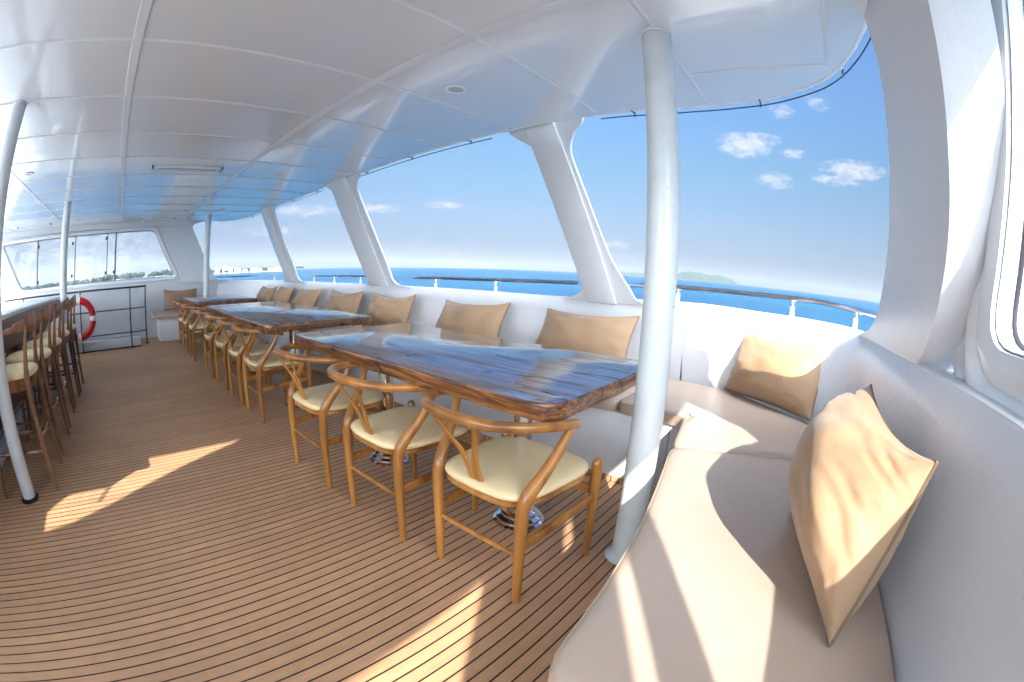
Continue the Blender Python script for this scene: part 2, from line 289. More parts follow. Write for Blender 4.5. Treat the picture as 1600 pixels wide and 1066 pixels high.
# ------------------------------------------------------------------ mesh helpers
def V(*a): return Vector(a)
class MB:
    def __init__(s): s.v = []; s.f = []; s.m = []; s.mi = 0
    def add(s, vs, fs, mi=None):
        o = len(s.v); s.v += [tuple(p) for p in vs]; s.f += [tuple(i + o for i in f) for f in fs]; s.m += [s.mi if mi is None else mi] * len(fs)
        return s
    def box(s, x0, x1, y0, y1, z0, z1, mi=None):
        vs = [(x, y, z) for z in (z0, z1) for y in (y0, y1) for x in (x0, x1)]
        return s.add(vs, [(0, 2, 3, 1), (4, 5, 7, 6), (0, 1, 5, 4), (2, 6, 7, 3), (0, 4, 6, 2), (1, 3, 7, 5)], mi)
    def prism(s, poly, z0, z1, mi=None, side=None):
        n = len(poly); vs = [(p[0], p[1], z0) for p in poly] + [(p[0], p[1], z1) for p in poly]
        s.add(vs, [tuple(reversed(range(n))), tuple(range(n, 2 * n))], mi)
        o = len(s.v) - 2 * n
        for i in range(n):
            j = (i + 1) % n; s.f.append((o + i, o + j, o + n + j, o + n + i)); s.m.append(side if side is not None else (s.mi if mi is None else mi))
        return s
    def loft(s, rings, close=True, caps=True, mi=None):
        n = len(rings[0]); vs = [p for r_ in rings for p in r_]; fs = []
        for k in range(len(rings) - 1):
            for i in range(n if close else n - 1):
                j = (i + 1) % n; fs.append((k * n + i, k * n + j, (k + 1) * n + j, (k + 1) * n + i))
        if caps and close:
            fs.append(tuple(reversed(range(n)))); fs.append(tuple(range((len(rings) - 1) * n, len(rings) * n)))
        return s.add(vs, fs, mi)
    def tube(s, pts, rad, n=10, caps=True, mi=None, flat=None, up=None):
        """pts: centre line, rad: one radius, a list, or list of (ra, rb) half sizes with `up` the direction of rb"""
        pts = [Vector(p) for p in pts]
        rr = rad if isinstance(rad, (list, tuple)) and len(rad) == len(pts) else [rad] * len(pts)
        rings = []; prev = None
        for i, p in enumerate(pts):
            t_ = (pts[min(i + 1, len(pts) - 1)] - pts[max(i - 1, 0)]).normalized()
            if up is not None: a = Vector(up)
            elif prev is not None: a = prev
            else: a = V(0, 0, 1) if abs(t_.z) < .9 else V(1, 0, 0)
            a = (a - t_ * a.dot(t_))
            if a.length < 1e-5: a = V(1, 0, 0) - t_ * t_.x
            a.normalize(); prev = a; bb = t_.cross(a)
            ra, rb = rr[i] if isinstance(rr[i], (tuple, list)) else (rr[i], rr[i])
            rings.append([p + bb * (cos(2 * pi * k / n) * ra) + a * (sin(2 * pi * k / n) * rb) for k in range(n)])
        return s.loft(rings, caps=caps, mi=mi)
    def lathe(s, prof, c=(0, 0, 0), n=24, mi=None):
        rings = [[(c[0] + r_ * cos(2 * pi * k / n), c[1] + r_ * sin(2 * pi * k / n), c[2] + z) for k in range(n)] for r_, z in prof]
        return s.loft(rings, mi=mi)
    def torus(s, c, Rr, r_, axis='y', n=40, m=12, a0=0, a1=2 * pi):
        rings = []; full = abs(a1 - a0 - 2 * pi) < 1e-6
        for i in range(n if full else n + 1):
            a = a0 + (a1 - a0) * i / n
            ring = []
            for j in range(m):
                b_ = 2 * pi * j / m; q_ = Rr + r_ * cos(b_); h = r_ * sin(b_)
                ring.append((c[0] + q_ * cos(a), c[1] + h, c[2] + q_ * sin(a)))
            rings.append(ring)
        if full: rings.append(rings[0])
        return s.loft(rings, caps=not full)
    def build(s, name, mats, parent=None, loc=None, bevel=0, seg=2, angle=35, smooth=True, flip=False, weld=False):
        me = bpy.data.meshes.new(name)
        o_ = Vector(loc) if loc is not None else V(0, 0, 0)
        me.from_pydata([tuple(Vector(p) - o_) for p in s.v], [], s.f)
        for m_ in (mats if isinstance(mats, (list, tuple)) else [mats]): me.materials.append(m_)
        if max(s.m, default=0) > 0:
            me.polygons.foreach_set('material_index', s.m)
        bm = bmesh.new(); bm.from_mesh(me)
        if weld: bmesh.ops.remove_doubles(bm, verts=bm.verts, dist=1e-5)
        bmesh.ops.recalc_face_normals(bm, faces=bm.faces)
        if flip: bmesh.ops.reverse_faces(bm, faces=bm.faces)
        if bevel:
            es = [e_ for e_ in bm.edges if len(e_.link_faces) == 2 and e_.calc_face_angle(0) > radians(30)]
            bmesh.ops.bevel(bm, geom=es, offset=bevel, segments=seg, profile=.5, affect='EDGES', clamp_overlap=True)
        bm.to_mesh(me); bm.free()
        if smooth:
            me.shade_smooth(); me.set_sharp_from_angle(angle=radians(angle))
        o = bpy.data.objects.new(name, me); col.objects.link(o)
        if loc is not None: o.location = o_
        if parent is not None: o.parent = parent
        return o
def tag(o, label=None, cat=None, group=None, kind=None):
    if label: o['label'] = label
    if cat: o['category'] = cat
    if group: o['group'] = group
    if kind: o['kind'] = kind
    return o
def empty(name, loc=(0, 0, 0), rz=0.0):
    o = bpy.data.objects.new(name, None); col.objects.link(o); o.location = loc; o.rotation_euler = (0, 0, rz); o.empty_display_size = .1
    return o
def kids(o): return [c for c in bpy.data.objects if c.parent == o]
def dup(o, parent=None):
    c = o.copy(); col.objects.link(c); c.parent = parent
    for ch in kids(o): dup(ch, c)
    return c
def spline(pts, n=6):
    pts = [Vector(p) for p in pts]; P = [pts[0] * 2 - pts[1]] + pts + [pts[-1] * 2 - pts[-2]]; out = []
    for i in range(1, len(P) - 2):
        for k in range(n):
            u = k / n; a, b_, c, d = P[i - 1], P[i], P[i + 1], P[i + 2]
            out.append(.5 * ((2 * b_) + (c - a) * u + (2 * a - 5 * b_ + 4 * c - d) * u * u + (3 * b_ - a - 3 * c + d) * u ** 3))
    out.append(pts[-1]); return out
def lerp(a, b_, u): return a + (b_ - a) * u
def spl1(vals, m):
    """resample list of scalars to m values"""
    out = []
    for i in range(m):
        x = i / (m - 1) * (len(vals) - 1); k = min(int(x), len(vals) - 2); out.append(lerp(vals[k], vals[k + 1], x - k))
    return out

# ------------------------------------------------------------------ setting: sea, shore, islands
def sea_pt(azd, dist, h=0.0):
    """point on the (slightly listing) sea plane at a bearing, h metres above it"""
    a = radians(azd); x, y = dist * sin(a), dist * cos(a)
    base = V(0, 0, -6.0)
    z = -(TILT.x * x + TILT.y * y) / TILT.z
    return base + V(x, y, z) + TILT * h
tq = V(0, 0, 1).rotation_difference(TILT)
mb = MB(); n = 128
rings = [[(r_ * cos(2 * pi * k / n), r_ * sin(2 * pi * k / n), 0) for k in range(n)] for r_ in (8, 60, 400, 3000, 45000)]
mb.loft(rings, caps=False); mb.f.append(tuple(range(n))); mb.m.append(0)
sea = mb.build('sea', sea_mat, smooth=False); sea.rotation_mode = 'QUATERNION'; sea.rotation_quaternion = tq; sea.location = (0, 0, -6)
tag(sea, kind='structure')

def hill(name, a0, a1, dist, hmax, prof, mat_, depth=400):
    """island / headland: heights follow prof over the bearing range"""
    nx, ny = 60, 14; vs = []; fs = []
    for j in range(ny + 1):
        v = j / ny
        for i in range(nx + 1):
            u = i / nx; x = u * (len(prof) - 1); k = min(int(x), len(prof) - 2); h = lerp(prof[k], prof[k + 1], (x - k) ** 2 * (3 - 2 * (x - k)))
            h = hmax * h * sin(pi * min(max(v, 0), 1)) ** .8
            h *= 1 + .12 * noise.noise(V(u * 14, v * 5, a0)) ; h += hmax * .05 * noise.noise(V(u * 60, v * 20, 3)) * (1 if h > hmax * .05 else 0)
            vs.append(sea_pt(lerp(a0, a1, u), dist + depth * (v - .5), h - 1.5))
    for j in range(ny):
        for i in range(nx): a = j * (nx + 1) + i; fs.append((a, a + 1, a + nx + 2, a + nx + 1))
    m_ = MB(); m_.add(vs, fs); o = m_.build(name, mat_, loc=sea_pt((a0 + a1) / 2, dist))
    return o
tag(hill('hill', 71.2, 81.6, 5200, 108, [0, .35, .55, .85, 1, .95, .78, .75, .85, .7, .45, .0], hillm, 1500), kind='structure')
tag(hill('hill', 64.2, 70.5, 6000, 60, [0, .5, .8, .7, .9, .85, .5, .0], hillm, 1200), kind='structure')
tag(hill('hill', 116.5, 142, 3600, 190, [0, .25, .5, .8, .9, 1, .9, .8, .9, .7], hillm, 1800), kind='structure')
tag(hill('shore', -40, 9, 1350, 5, [.8, 1, 1, 1, 1, .8, 0], sand, 260), kind='structure')
tag(hill('shore', 8, 23.2, 1500, 4, [.6, 1, 1, 1, 1, 1, 1, .4, 0], sand, 200), kind='structure')

def crown(mb_, c, r_, h, seed):
    """a far tree crown: clump of small leaf faces"""
    rnd = random.Random(seed)
    for k in range(26):
        a, e_, rr = rnd.uniform(0, 2 * pi), rnd.uniform(-.3, 1), rnd.uniform(.35, 1)
        p = c + V(cos(a) * rr * r_ * cos(e_), sin(a) * rr * r_ * cos(e_), h * (.55 + .42 * sin(e_) * rr))
        s_ = r_ * rnd.uniform(.22, .45)
        ax = V(rnd.gauss(0, 1), rnd.gauss(0, 1), rnd.gauss(0, 1)).normalized(); bx = ax.orthogonal().normalized(); cx_ = ax.cross(bx)
        mb_.add([p + bx * s_, p + cx_ * s_, p - bx * s_, p - cx_ * s_, p + ax * s_ * .7, p - ax * s_ * .6],
                [(0, 1, 4), (1, 2, 4), (2, 3, 4), (3, 0, 4), (1, 0, 5), (2, 1, 5), (3, 2, 5), (0, 3, 5)])
mb = MB(); rnd = random.Random(5)
for k in range(430):
    a = rnd.uniform(-36, 8.6); h = rnd.uniform(9, 20) * (1.15 if a > -4 else .85)
    crown(mb, sea_pt(a, 1330 + rnd.uniform(-60, 90), 3), rnd.uniform(6, 12), h, k)
wd = mb.build('coastal_wood', foliage, smooth=False, loc=sea_pt(-10, 1330)); tag(wd, 'hazy green belt of trees along the town waterfront', 'trees', kind='stuff')
mb = MB()
for k in range(110):
    a = rnd.choice([rnd.uniform(9, 14.5), rnd.uniform(13, 17), rnd.uniform(18.6, 22.8)]); h = rnd.uniform(8, 15)
    crown(mb, sea_pt(a, 1500 + rnd.uniform(-20, 70), 2), rnd.uniform(5, 9), h, 900 + k)
for k in range(16):
    crown(mb, sea_pt(rnd.uniform(22.3, 24.2), 1900, 2), rnd.uniform(5, 9), rnd.uniform(12, 16), 1300 + k)
wd2 = mb.build('headland_wood', foliage, smooth=False, loc=sea_pt(16, 1500)); tag(wd2, 'green trees between the red roofed houses on the headland', 'trees', kind='stuff')

def house(azd, dist, w, d_, h, roof, wallm, label, floors=2, cat='building', group='waterfront buildings', base=2.5):
    p = sea_pt(azd, dist, base); rz = -radians(azd) + random.Random(int(azd * 91)).uniform(-.25, .25)
    e = empty('waterfront_building', p, rz); tag(e, label, cat, group)
    MB().box(-w / 2, w / 2, -d_ / 2, d_ / 2, -3, h).build('wall', wallm, e, smooth=False)
    m_ = MB()
    if roof == 'hip':
        o_ = 1.0; rh = h * .32; a_ = w / 2 + o_; b_ = d_ / 2 + o_
        m_.add([(-a_, -b_, h), (a_, -b_, h), (a_, b_, h), (-a_, b_, h), (-a_ + b_, 0, h + rh), (a_ - b_, 0, h + rh)] if a_ > b_ else
               [(-a_, -b_, h), (a_, -b_, h), (a_, b_, h), (-a_, b_, h), (-.1, 0, h + rh), (.1, 0, h + rh)],
               [(0, 1, 5, 4), (2, 3, 4, 5), (1, 2, 5), (3, 0, 4), (3, 2, 1, 0)])
        m_.build('roof', roof_red, e, smooth=False)
    else:
        m_.box(-w / 2 - .4, w / 2 + .4, -d_ / 2 - .4, d_ / 2 + .4, h + .003, h + .8); m_.build('roof', plaster, e, smooth=False)
    for f in range(floors):
        z0 = 1 + f * (h - 1) / floors
        MB().box(-w / 2 + 1.2, w / 2 - 1.2, -d_ / 2 - .06, -d_ / 2 + .05, z0, z0 + 1.5).build('window_band', pane_dark, e, smooth=False)
    return e
HS = [(12.5, 1480, 16, 10, 14, 'flat', plaster, 'tall white block at the left end of the headland houses', 4),
 (13.6, 1490, 16, 12, 19, 'hip', plaster, 'white block with a pink roof peak, tallest of the headland houses', 5),
 (14.3, 1470, 13, 10, 14, 'flat', plaster2, 'narrow cream block right of the tall pink roofed one', 4),
 (15.3, 1470, 22, 10, 10, 'flat', plaster2, 'long low yellow building among trees on the headland', 2),
 (16.3, 1460, 14, 9, 8, 'flat', plaster, 'small white villa by the water left of the red roofs', 2),
 (17.5, 1480, 22, 12, 9, 'hip', plaster, 'red roofed house in the middle of the headland', 2),
 (18.3, 1490, 16, 11, 8, 'hip', plaster2, 'smaller red roofed house beside the middle one', 2),
 (20.0, 1480, 26, 12, 8, 'hip', plaster, 'long white villa with red hipped roof near the headland tip', 2),
 (20.9, 1485, 20, 12, 9, 'hip', plaster, 'red roofed villa at the right end of the headland row', 2)]
for (a_, dd, w_, dp, hh, rf, wm, lb, fl) in HS: house(a_, dd, w_, dp, hh, rf, wm, lb, fl)
rnd = random.Random(11)
towns = [(-12.5, 30, 9, 'low white shed left of the town, seen through the far left pane'), (-10.2, 26, 12, 'white town block beside the mullion of the far window'), (-8.3, 22, 16, 'pale block with boats moored before it'),
         (-7.2, 10, 30, 'slim white tower, tallest building of the town'), (-5.2, 26, 13, 'white block just right of the slim tower'), (-3.4, 44, 20, 'wide white hotel above the trees'),
         (-1.8, 26, 23, 'tall white block beside the wide hotel'), (0.9, 16, 12, 'small white house among trees seen past the middle mullion'), (4.2, 14, 10, 'lone white house low in the trees at the right of the far window')]
for a_, w_, hh, lb in towns: house(a_, 1380, w_, 12, hh, 'flat', plaster, lb, max(2, int(hh / 4)), group='white town buildings')

boat_hull = mat('boat_hull', (0.7, 0.7, 0.7), rough=.5)
boat_hull_red = mat('boat_hull_red', (0.5, 0.12, 0.1), rough=.5)
def boat(azd, dist, Ls, label, m_=boat_hull):
    e = empty('moored_boat', sea_pt(azd, dist, 0), -radians(azd) + random.Random(int(azd * 77 + dist)).uniform(-.6, .6)); tag(e, label, 'boat', 'boats moored off the town')
    rings = []
    for u in [i / 8 for i in range(9)]:
        w_ = .16 * Ls * (1 - (abs(u - .4) / .62) ** 2.2); x = (u - .5) * Ls; sh = .10 * Ls + .06 * Ls * u * u
        rings.append([(x, -w_, sh), (x, -w_ * .6, -.02 * Ls), (x, w_ * .6, -.02 * Ls), (x, w_, sh)])
    MB().loft(rings).build('hull', m_, e, smooth=False)
    MB().box(-.22 * Ls, .12 * Ls, -.09 * Ls, .09 * Ls, .1 * Ls, .22 * Ls).build('cabin', plaster, e, smooth=False)
    MB().tube([(.0, 0, .22 * Ls), (0, 0, .5 * Ls)], .01 * Ls, n=5).build('mast', plaster, e)
k = 0
for i in range(34):
    a_ = -15.5 + i * .66 + rnd.uniform(-.2, .2)
    if i > 26 and i % 2: continue
    c_ = boat_hull_red if i % 7 == 3 else boat_hull
    boat(a_, rnd.uniform(950, 1200), rnd.uniform(9, 17), ('dull red' if c_ is boat_hull_red else 'small white') + ' boat moored in the crowd off the town waterfront', c_)

# haze over the water
mh = bpy.data.materials.new('sea_haze'); mh.use_nodes = True
N, L = mh.node_tree.nodes, mh.node_tree.links; N.clear()
pv = N.new('ShaderNodeVolumePrincipled'); pv.inputs['Color'].default_value = (.80, .90, 1.0, 1); pv.inputs['Density'].default_value = 0.00005; pv.inputs['Anisotropy'].default_value = .2
oo = N.new('ShaderNodeOutputMaterial'); L.new(pv.outputs[0], oo.inputs['Volume'])
hz = MB().box(-9000, 9000, -9000, 9000, -160, 260).build('haze', mh, smooth=False); tag(hz, kind='stuff')
# ------------------------------------------------------------------ deck
DK = [(-4.75, -1.4), (2.3, -.75), (3.0, -.3), (3.12, .8), (3.12, 8.3), (2.3, 9.35), (-4.75, 9.35)]
mb = MB(); mb.prism(DK, -.12, 0); tag(mb.build('deck', deck_mat, smooth=False), kind='structure')

# ------------------------------------------------------------------ ceiling
CE = [(2.50, 5.5), (2.47, 4.9), (2.44, 4.2), (2.40, 3.4), (2.37, 2.6), (2.36, 1.95), (2.345, 1.5), (2.35, 1.1), (2.37, .8), (2.355, .5), (2.325, .33), (2.27, .15), (2.18, 0), (2.05, -.15), (1.9, -.245), (1.735, -.31), (1.58, -.352), (1.44, -.378)]
CEIL = [(2.0, 9.12), (2.28, 8.85), (2.45, 8.4), (2.51, 7.6), (2.52, 6.5)] + CE + [(1.2, -.40), (.98, -.72), (-4.0, -1.42), (-4.0, 7.4), (-4.3, 9.35), (1.5, 9.35), (1.8, 9.25)]
STREAK_CUTOUT = [(.75, 2.99), (.35, 2.985), (-.1, 2.985), (-.35, 2.88), (-.6, 2.70), (-.85, 2.47), (-1.03, 2.25), (-1.05, 2.12), (-.75, 2.19), (-.45, 2.33), (-.2, 2.48), (.05, 2.62), (.35, 2.77), (.6, 2.88)]  # unseen roof opening added for the sun streak, outlined from its shape on deck
ZC = 2.22
STREAK_CUTOUT = [(x + SUN.x / SUN.z * ZC, y + SUN.y / SUN.z * ZC) for x, y in STREAK_CUTOUT]
def ceiling_mesh():
    me = bpy.data.meshes.new('ceiling'); bm = bmesh.new()
    def loop(pts, z):
        vs = [bm.verts.new((p[0], p[1], z)) for p in pts]
        return [bm.edges.new((vs[i], vs[(i + 1) % len(vs)])) for i in range(len(vs))], vs
    for z in (ZC, ZC + .10):
        e1, v1 = loop(CEIL, z); e2, v2 = loop(STREAK_CUTOUT, z)
        bmesh.ops.triangle_fill(bm, edges=e1 + e2, use_beauty=True, use_dissolve=False)
        if z == ZC: lo = (v1, v2)
        else: hi = (v1, v2)
    for a, c in zip(lo, hi):
        n_ = len(a)
        for i in range(n_):
            j = (i + 1) % n_; bm.faces.new((a[i], a[j], c[j], c[i]))
    bmesh.ops.recalc_face_normals(bm, faces=bm.faces)
    bm.to_mesh(me); bm.free(); me.materials.append(ceil_mat)
    o = bpy.data.objects.new('ceiling', me); col.objects.link(o); return o
ceiling = ceiling_mesh(); tag(ceiling, kind='structure')
BY = [.515, 1.22, 1.93, 2.64, 3.36, 4.08, 4.80, 5.5, 6.2, 6.9, 7.6, 8.3, 9.0, -.2]
def edge_x(y):
    P = [(2.51, 7.6), (2.52, 6.5)] + CE
    for a, b_ in zip(P[:-1], P[1:]):
        if min(a[1], b_[1]) <= y <= max(a[1], b_[1]) and a[1] != b_[1]: return lerp(a[0], b_[0], (y - a[1]) / (b_[1] - a[1]))
    return 2.3
def strip_prof(mb_, p0, p1, w_, h):
    p0, p1 = Vector(p0), Vector(p1); t_ = (p1 - p0).normalized(); s_ = t_.cross(V(0, 0, 1)).normalized()
    prof = [(-w_, 0), (-w_ * .6, -h * .75), (0, -h), (w_ * .6, -h * .75), (w_, 0)]
    mb_.loft([[p + s_ * a + V(0, 0, b_) for a, b_ in prof] for p in (p0, p1)])
for y in BY:
    xe = edge_x(y) - .05 if y < 8.2 else 1.9
    if y < 0: xe = 1.8
    segs = [(-3.9, xe)]
    if .1 < y < .97: segs = [(-1.8, xe)]
    mb = MB()
    for a, b_ in segs: strip_prof(mb, (a, y, ZC - .001), (b_, y, ZC - .001), .013, .007)
    mb.build('batten', trim, ceiling)
for x in (-2.88, -1.53, -.17, 1.19):
    segs = [(-.75, 9.3)] if x > -1.6 else [(1.05, 9.3)]
    mb = MB()
    for a, b_ in segs: mb.add([(x + dx, y_, ZC - dz) for y_ in (a, b_) for dx, dz in ((-.028, .002), (-.024, .0055), (.024, .0055), (.028, .002))], [(0, 4, 5, 1), (1, 5, 6, 2), (2, 6, 7, 3), (0, 1, 2, 3), (7, 6, 5, 4)])
    mb.build('batten', trim, ceiling)
mb = MB(); strip_prof(mb, (1.86, -.2, ZC - .001), (1.95, .5, ZC - .001), .012, .006); mb.build('batten', trim, ceiling)
# unseen bars added across the roof opening to draw shadow lines in the streak
for (x0, y0), (x1, y1) in (((-.44, 2.46), (-.19, 3.02)), ((-1.0, 2.15), (-.76, 2.75))):
    sx_, sy_ = SUN.x * ZC, SUN.y * ZC
    MB().tube([(x0 - sx_, y0 - sy_, ZC + .02), (x1 - sx_, y1 - sy_, ZC + .02)], .013, n=8).build('streak_bar', white_smooth, ceiling)
# edge lip of the roof
path = [V(x, y, 0) for x, y in [(2.0, 9.12), (2.28, 8.85), (2.45, 8.4), (2.51, 7.6), (2.52, 6.5)] + CE]
mb = MB(); mb.tube([p + V(0, 0, ZC + .005) for p in spline(path, 3)], .014, n=8); mb.build('edge_bead', trim, ceiling)

# thin dark rod and brackets outside the roof edge
rod = empty('awning_rod', (2.45, 4, ZC)); tag(rod, 'thin dark rod on small brackets following the roof edge', 'rod')
rp = spline(path, 3)
def offs(pts, d_):
    out = []
    for i, p in enumerate(pts):
        t_ = (pts[min(i + 1, len(pts) - 1)] - pts[max(i - 1, 0)]).normalized(); out.append(p + V(-t_.y, t_.x, 0) * d_)
    return out
ro = offs(rp, .035)
brackets = []
for nm, sel in (('rod', lambda p: p.y > 4.9 or p.x < 0), ('rod', lambda p: 2.05 < p.y < 4.25), ('rod', lambda p: p.y < 1.35)):
    pts = [p + V(0, 0, ZC - .02) for p in ro if sel(p)]
    if len(pts) > 2:
        o = MB().tube([Vector(p) - rod.location for p in pts], .0038, n=6).build(nm, dark_steel, rod)
for p in ro:
    if any(abs(p.y - yb) < .06 for yb in (.0,)) : pass
for yb in (-.27, .17, .95, 2.35, 3.15, 3.9, 5.2, 6.1, 7.2, 8.2):
    p = min(ro, key=lambda q_: abs(q_.y - yb)); q_ = p + V(0, 0, ZC) - rod.location
    m_ = MB(); m_.tube([q_ + V(0, 0, -.03), q_ + V(0, 0, .02)], .005, n=6); m_.tube([q_ + V(0, 0, -.006), q_ + V(-.05, 0, -.006)], .005, n=6)
    m_.build('bracket', dark_steel, rod)

# ------------------------------------------------------------------ hull walls
BOT = [(1.99, 9.18), (2.45, 9.0), (2.85, 8.6), (3.0, 8.1), (3.0, 5), (3.0, 3), (3.0, 2.0), (3.0, 1.4), (3.0, .8), (2.985, .6), (2.94, .425), (2.80, .25), (2.62, .0), (2.50, -.15), (2.38, -.245), (2.25, -.30), (1.9, -.335), (1.46, -.39), (.7, -.48), (-1, -.69), (-4.6, -1.13)]
TOP = [(1.99, 9.22, 1.0), (2.45, 9.05, 1.0), (2.85, 8.63, .995), (3.0, 8.1, .985), (2.99, 5, .99), (2.99, 3, .998), (2.99, 2.0, 1.0), (2.99, 1.4, 1.024), (2.985, .85, 1.048), (2.95, .58, 1.049), (2.89, .27, 1.043), (2.83, .03, 1.043), (2.75, -.14, 1.041), (2.62, -.245, 1.04), (2.45, -.34, 1.035), (2.30, -.385, 1.03), (1.95, -.41, 1.03), (1.464, -.46, 1.02), (.7, -.55, 1.017), (-1, -.75, 1.017), (-4.6, -1.19, 1.017)]
def resamp(P, m=4):
    P3 = [Vector(p if len(p) == 3 else (*p, 0)) for p in P]; return spline(P3, m)
rb, rt = resamp(BOT), resamp(TOP)
def wall_mb(i0, i1, th=.10):
    rings = []
    for i in range(i0, i1):
        b_, t_ = rb[i], rt[i]
        tn = (rt[min(i + 1, len(rt) - 1)] - rt[max(i - 1, 0)]); tn.z = 0; tn.normalize(); nr = V(-tn.y, tn.x, 0)
        # profile from the deck up the inner face, over the capping, down outside
        base = V(b_.x, b_.y, 0)
        z5 = V(b_.x, b_.y, .48)
        f = lambda z: V(lerp(b_.x, t_.x, max(0, (z - .48) / (t_.z - .48))), lerp(b_.y, t_.y, max(0, (z - .48) / (t_.z - .48))), z)
        pr = [base, f(.3), z5, f(.7), f(.9), f(t_.z - .012), V(t_.x, t_.y, t_.z) + nr * .012]
        pr += [V(t_.x, t_.y, t_.z + .001) + nr * (th - .012), V(t_.x, t_.y, t_.z - .012) + nr * th, V(t_.x, t_.y, -.5) + nr * (th + .02), base + nr * .02 + V(0, 0, -.4)]
        rings.append(pr)
    return MB().loft(rings)
# starboard bulwark (long side), corner and the near wall
nrb = len(rb)
o = wall_mb(0, 4 * 8 + 1).build('side_bulwark', white, angle=50); tag(o, 'long low white side wall behind the row of tables', 'wall')
o = wall_mb(4 * 8, nrb).build('corner_bulwark', white, angle=50); tag(o, 'white wall curving round the bench behind the big crumpled pillow', 'wall')
# far wall below the window
mb = MB(); mb.box(-4.7, 2.05, 9.19, 9.33, -.3, 1.06); o = mb.build('far_wall', white); tag(o, 'white wall under the far sliding windows', 'wall')
# port side wall
mb = MB(); mb.box(-4.75, -4.62, -1.2, 9.3, -.3, 1.0); o = mb.build('port_bulwark', white); tag(o, 'low white wall along the opposite side of the boat', 'wall')

# ------------------------------------------------------------------ slanted window pillars on the side
def xS(z, off=0.0): return 2.95 - .45 * (z - 1) + off
def pillar(bR, bL, tR, tL, plateR, plateL, label, ylab=0):
    e = empty('window_pillar', (2.95, (bR + bL) / 2, 1.0)); tag(e, label, 'pillar', 'slanted white window pillars'); o_ = e.location
    rings = []
    for u in (0, .25, .5, .75, 1):
        z = lerp(.985, 2.29, u); yR, yL = lerp(bR, tR, u), lerp(bL, tL, u)
        rings.append([Vector(p) - o_ for p in ((xS(z), yR, z), (xS(z), yL, z), (xS(z, .13), yL - .02, z), (xS(z, .13), yR + .02, z))])
    MB().loft(rings).build('post', white_smooth, e, bevel=.006)
    poly = spline([V(*p, 0) for p in plateR], 4) + [V(lerp(tR, tL, .5) , 2.285, 0)] + spline([V(*p, 0) for p in plateL], 4) + [V(lerp(bR, bL, .5), .99, 0)]
    th = .03
    vs = [V(xS(p.y, .025 + o), p.x, p.y) - o_ for o in (0, th) for p in poly]; n_ = len(poly)
    m_ = MB().add(vs, [tuple(range(n_)), tuple(reversed(range(n_, 2 * n_)))] + [(i, (i + 1) % n_, n_ + (i + 1) % n_, n_ + i) for i in range(n_)])
    m_.build('gusset_plate', white_smooth, e, angle=40)
    return e
pillar(1.354, 1.60, 1.611, 1.861, [(1.06, 1.0), (1.19, 1.03), (1.244, 1.115), (1.345, 1.289), (1.425, 1.549), (1.517, 1.95), (1.526, 2.05), (1.50, 2.12), (1.46, 2.17), (1.40, 2.22), (1.37, 2.29)],
       [(2.03, 2.29), (2.00, 2.22), (1.94, 2.17), (1.86, 2.12), (1.80, 2.05), (1.76, 1.85), (1.66, 1.3), (1.64, 1.1), (1.70, 1.03), (1.83, 1.0)], 'white slanted pillar with curved gussets, nearest to the round pole')
pillar(4.166, 4.55, 4.316, 4.745, [(3.75, .985), (3.92, .996), (4.05, 1.06), (4.067, 1.258), (4.119, 1.613), (4.19, 2.03), (4.18, 2.11), (4.14, 2.17), (4.07, 2.22), (4.04, 2.28)],
       [(4.92, 2.28), (4.90, 2.22), (4.82, 2.17), (4.72, 2.11), (4.62, 1.9), (4.52, 1.1), (4.58, 1.02), (4.7, .985)], 'white slanted pillar between the two nearest side openings, second from the pole')
pillar(6.957, 7.352, 6.991, 7.404, [(6.55, .975), (6.70, .99), (6.80, 1.05), (6.80, 1.25), (6.85, 2.05), (6.84, 2.12), (6.80, 2.18), (6.73, 2.22), (6.70, 2.27)],
       [(7.58, 2.27), (7.55, 2.22), (7.47, 2.17), (7.38, 2.10), (7.34, 1.9), (7.36, 1.1), (7.45, 1.01), (7.6, .975)], 'white slanted pillar farthest down the side opening')
# same pillars on the port side (mirror), simple and out of the picture
for yb in (1.4, 4.2, 7.0):
    e = empty('window_pillar', (-4.6, yb, 1.0)); tag(e, 'slanted white pillar on the opposite side wall', 'pillar', 'pillars of the opposite side')
    MB().loft([[(-.0 - .0, 0, 0), (-.13, 0, 0), (-.13, .3, 0), (0, .3, 0)], [(.5, .25, 1.22), (.37, .25, 1.22), (.37, .55, 1.22), (.5, .55, 1.22)]]).build('post', white_smooth, e)

# corner post nearest the camera (raked) -----------------------------------
e = empty('corner_post', (1.9, -.42, 1.02)); tag(e, 'broad raked white post at the bench corner, right of the open side', 'pillar')
Lp = [(2.40, -.362, 1.02), (2.365, -.369, 1.032), (2.22, -.382, 1.06), (2.11, -.389, 1.101), (2.008, -.393, 1.176), (1.904, -.392, 1.308), (1.80, -.388, 1.46), (1.72, -.384, 1.611), (1.594, -.379, 1.824), (1.477, -.373, 2.033), (1.44, -.365, 2.225)]
Rp = [(1.47, -.460, 1.015), (1.46, -.460, 1.022), (1.42, -.461, 1.05), (1.38, -.462, 1.09), (1.32, -.462, 1.16), (1.225, -.458, 1.308), (1.155, -.455, 1.46), (1.085, -.449, 1.611), (.955, -.444, 1.824), (.80, -.442, 2.033), (.70, -.44, 2.225)]
rings = []
for l, r_ in zip(spline([V(*p) for p in Lp], 3), spline([V(*p) for p in Rp], 3)):
    l2 = l + V(-.10, -.13, 0); r2 = r_ + V(-.03, -.21, 0)
    rings.append([l - e.location, lerp(l, r_, .5) - e.location, r_ - e.location, lerp(r_, r2, .25) + V(-.002, 0, 0) - e.location, r2 - e.location, l2 - e.location])
MB().loft(rings).build('post', white, e, angle=30, bevel=.0)
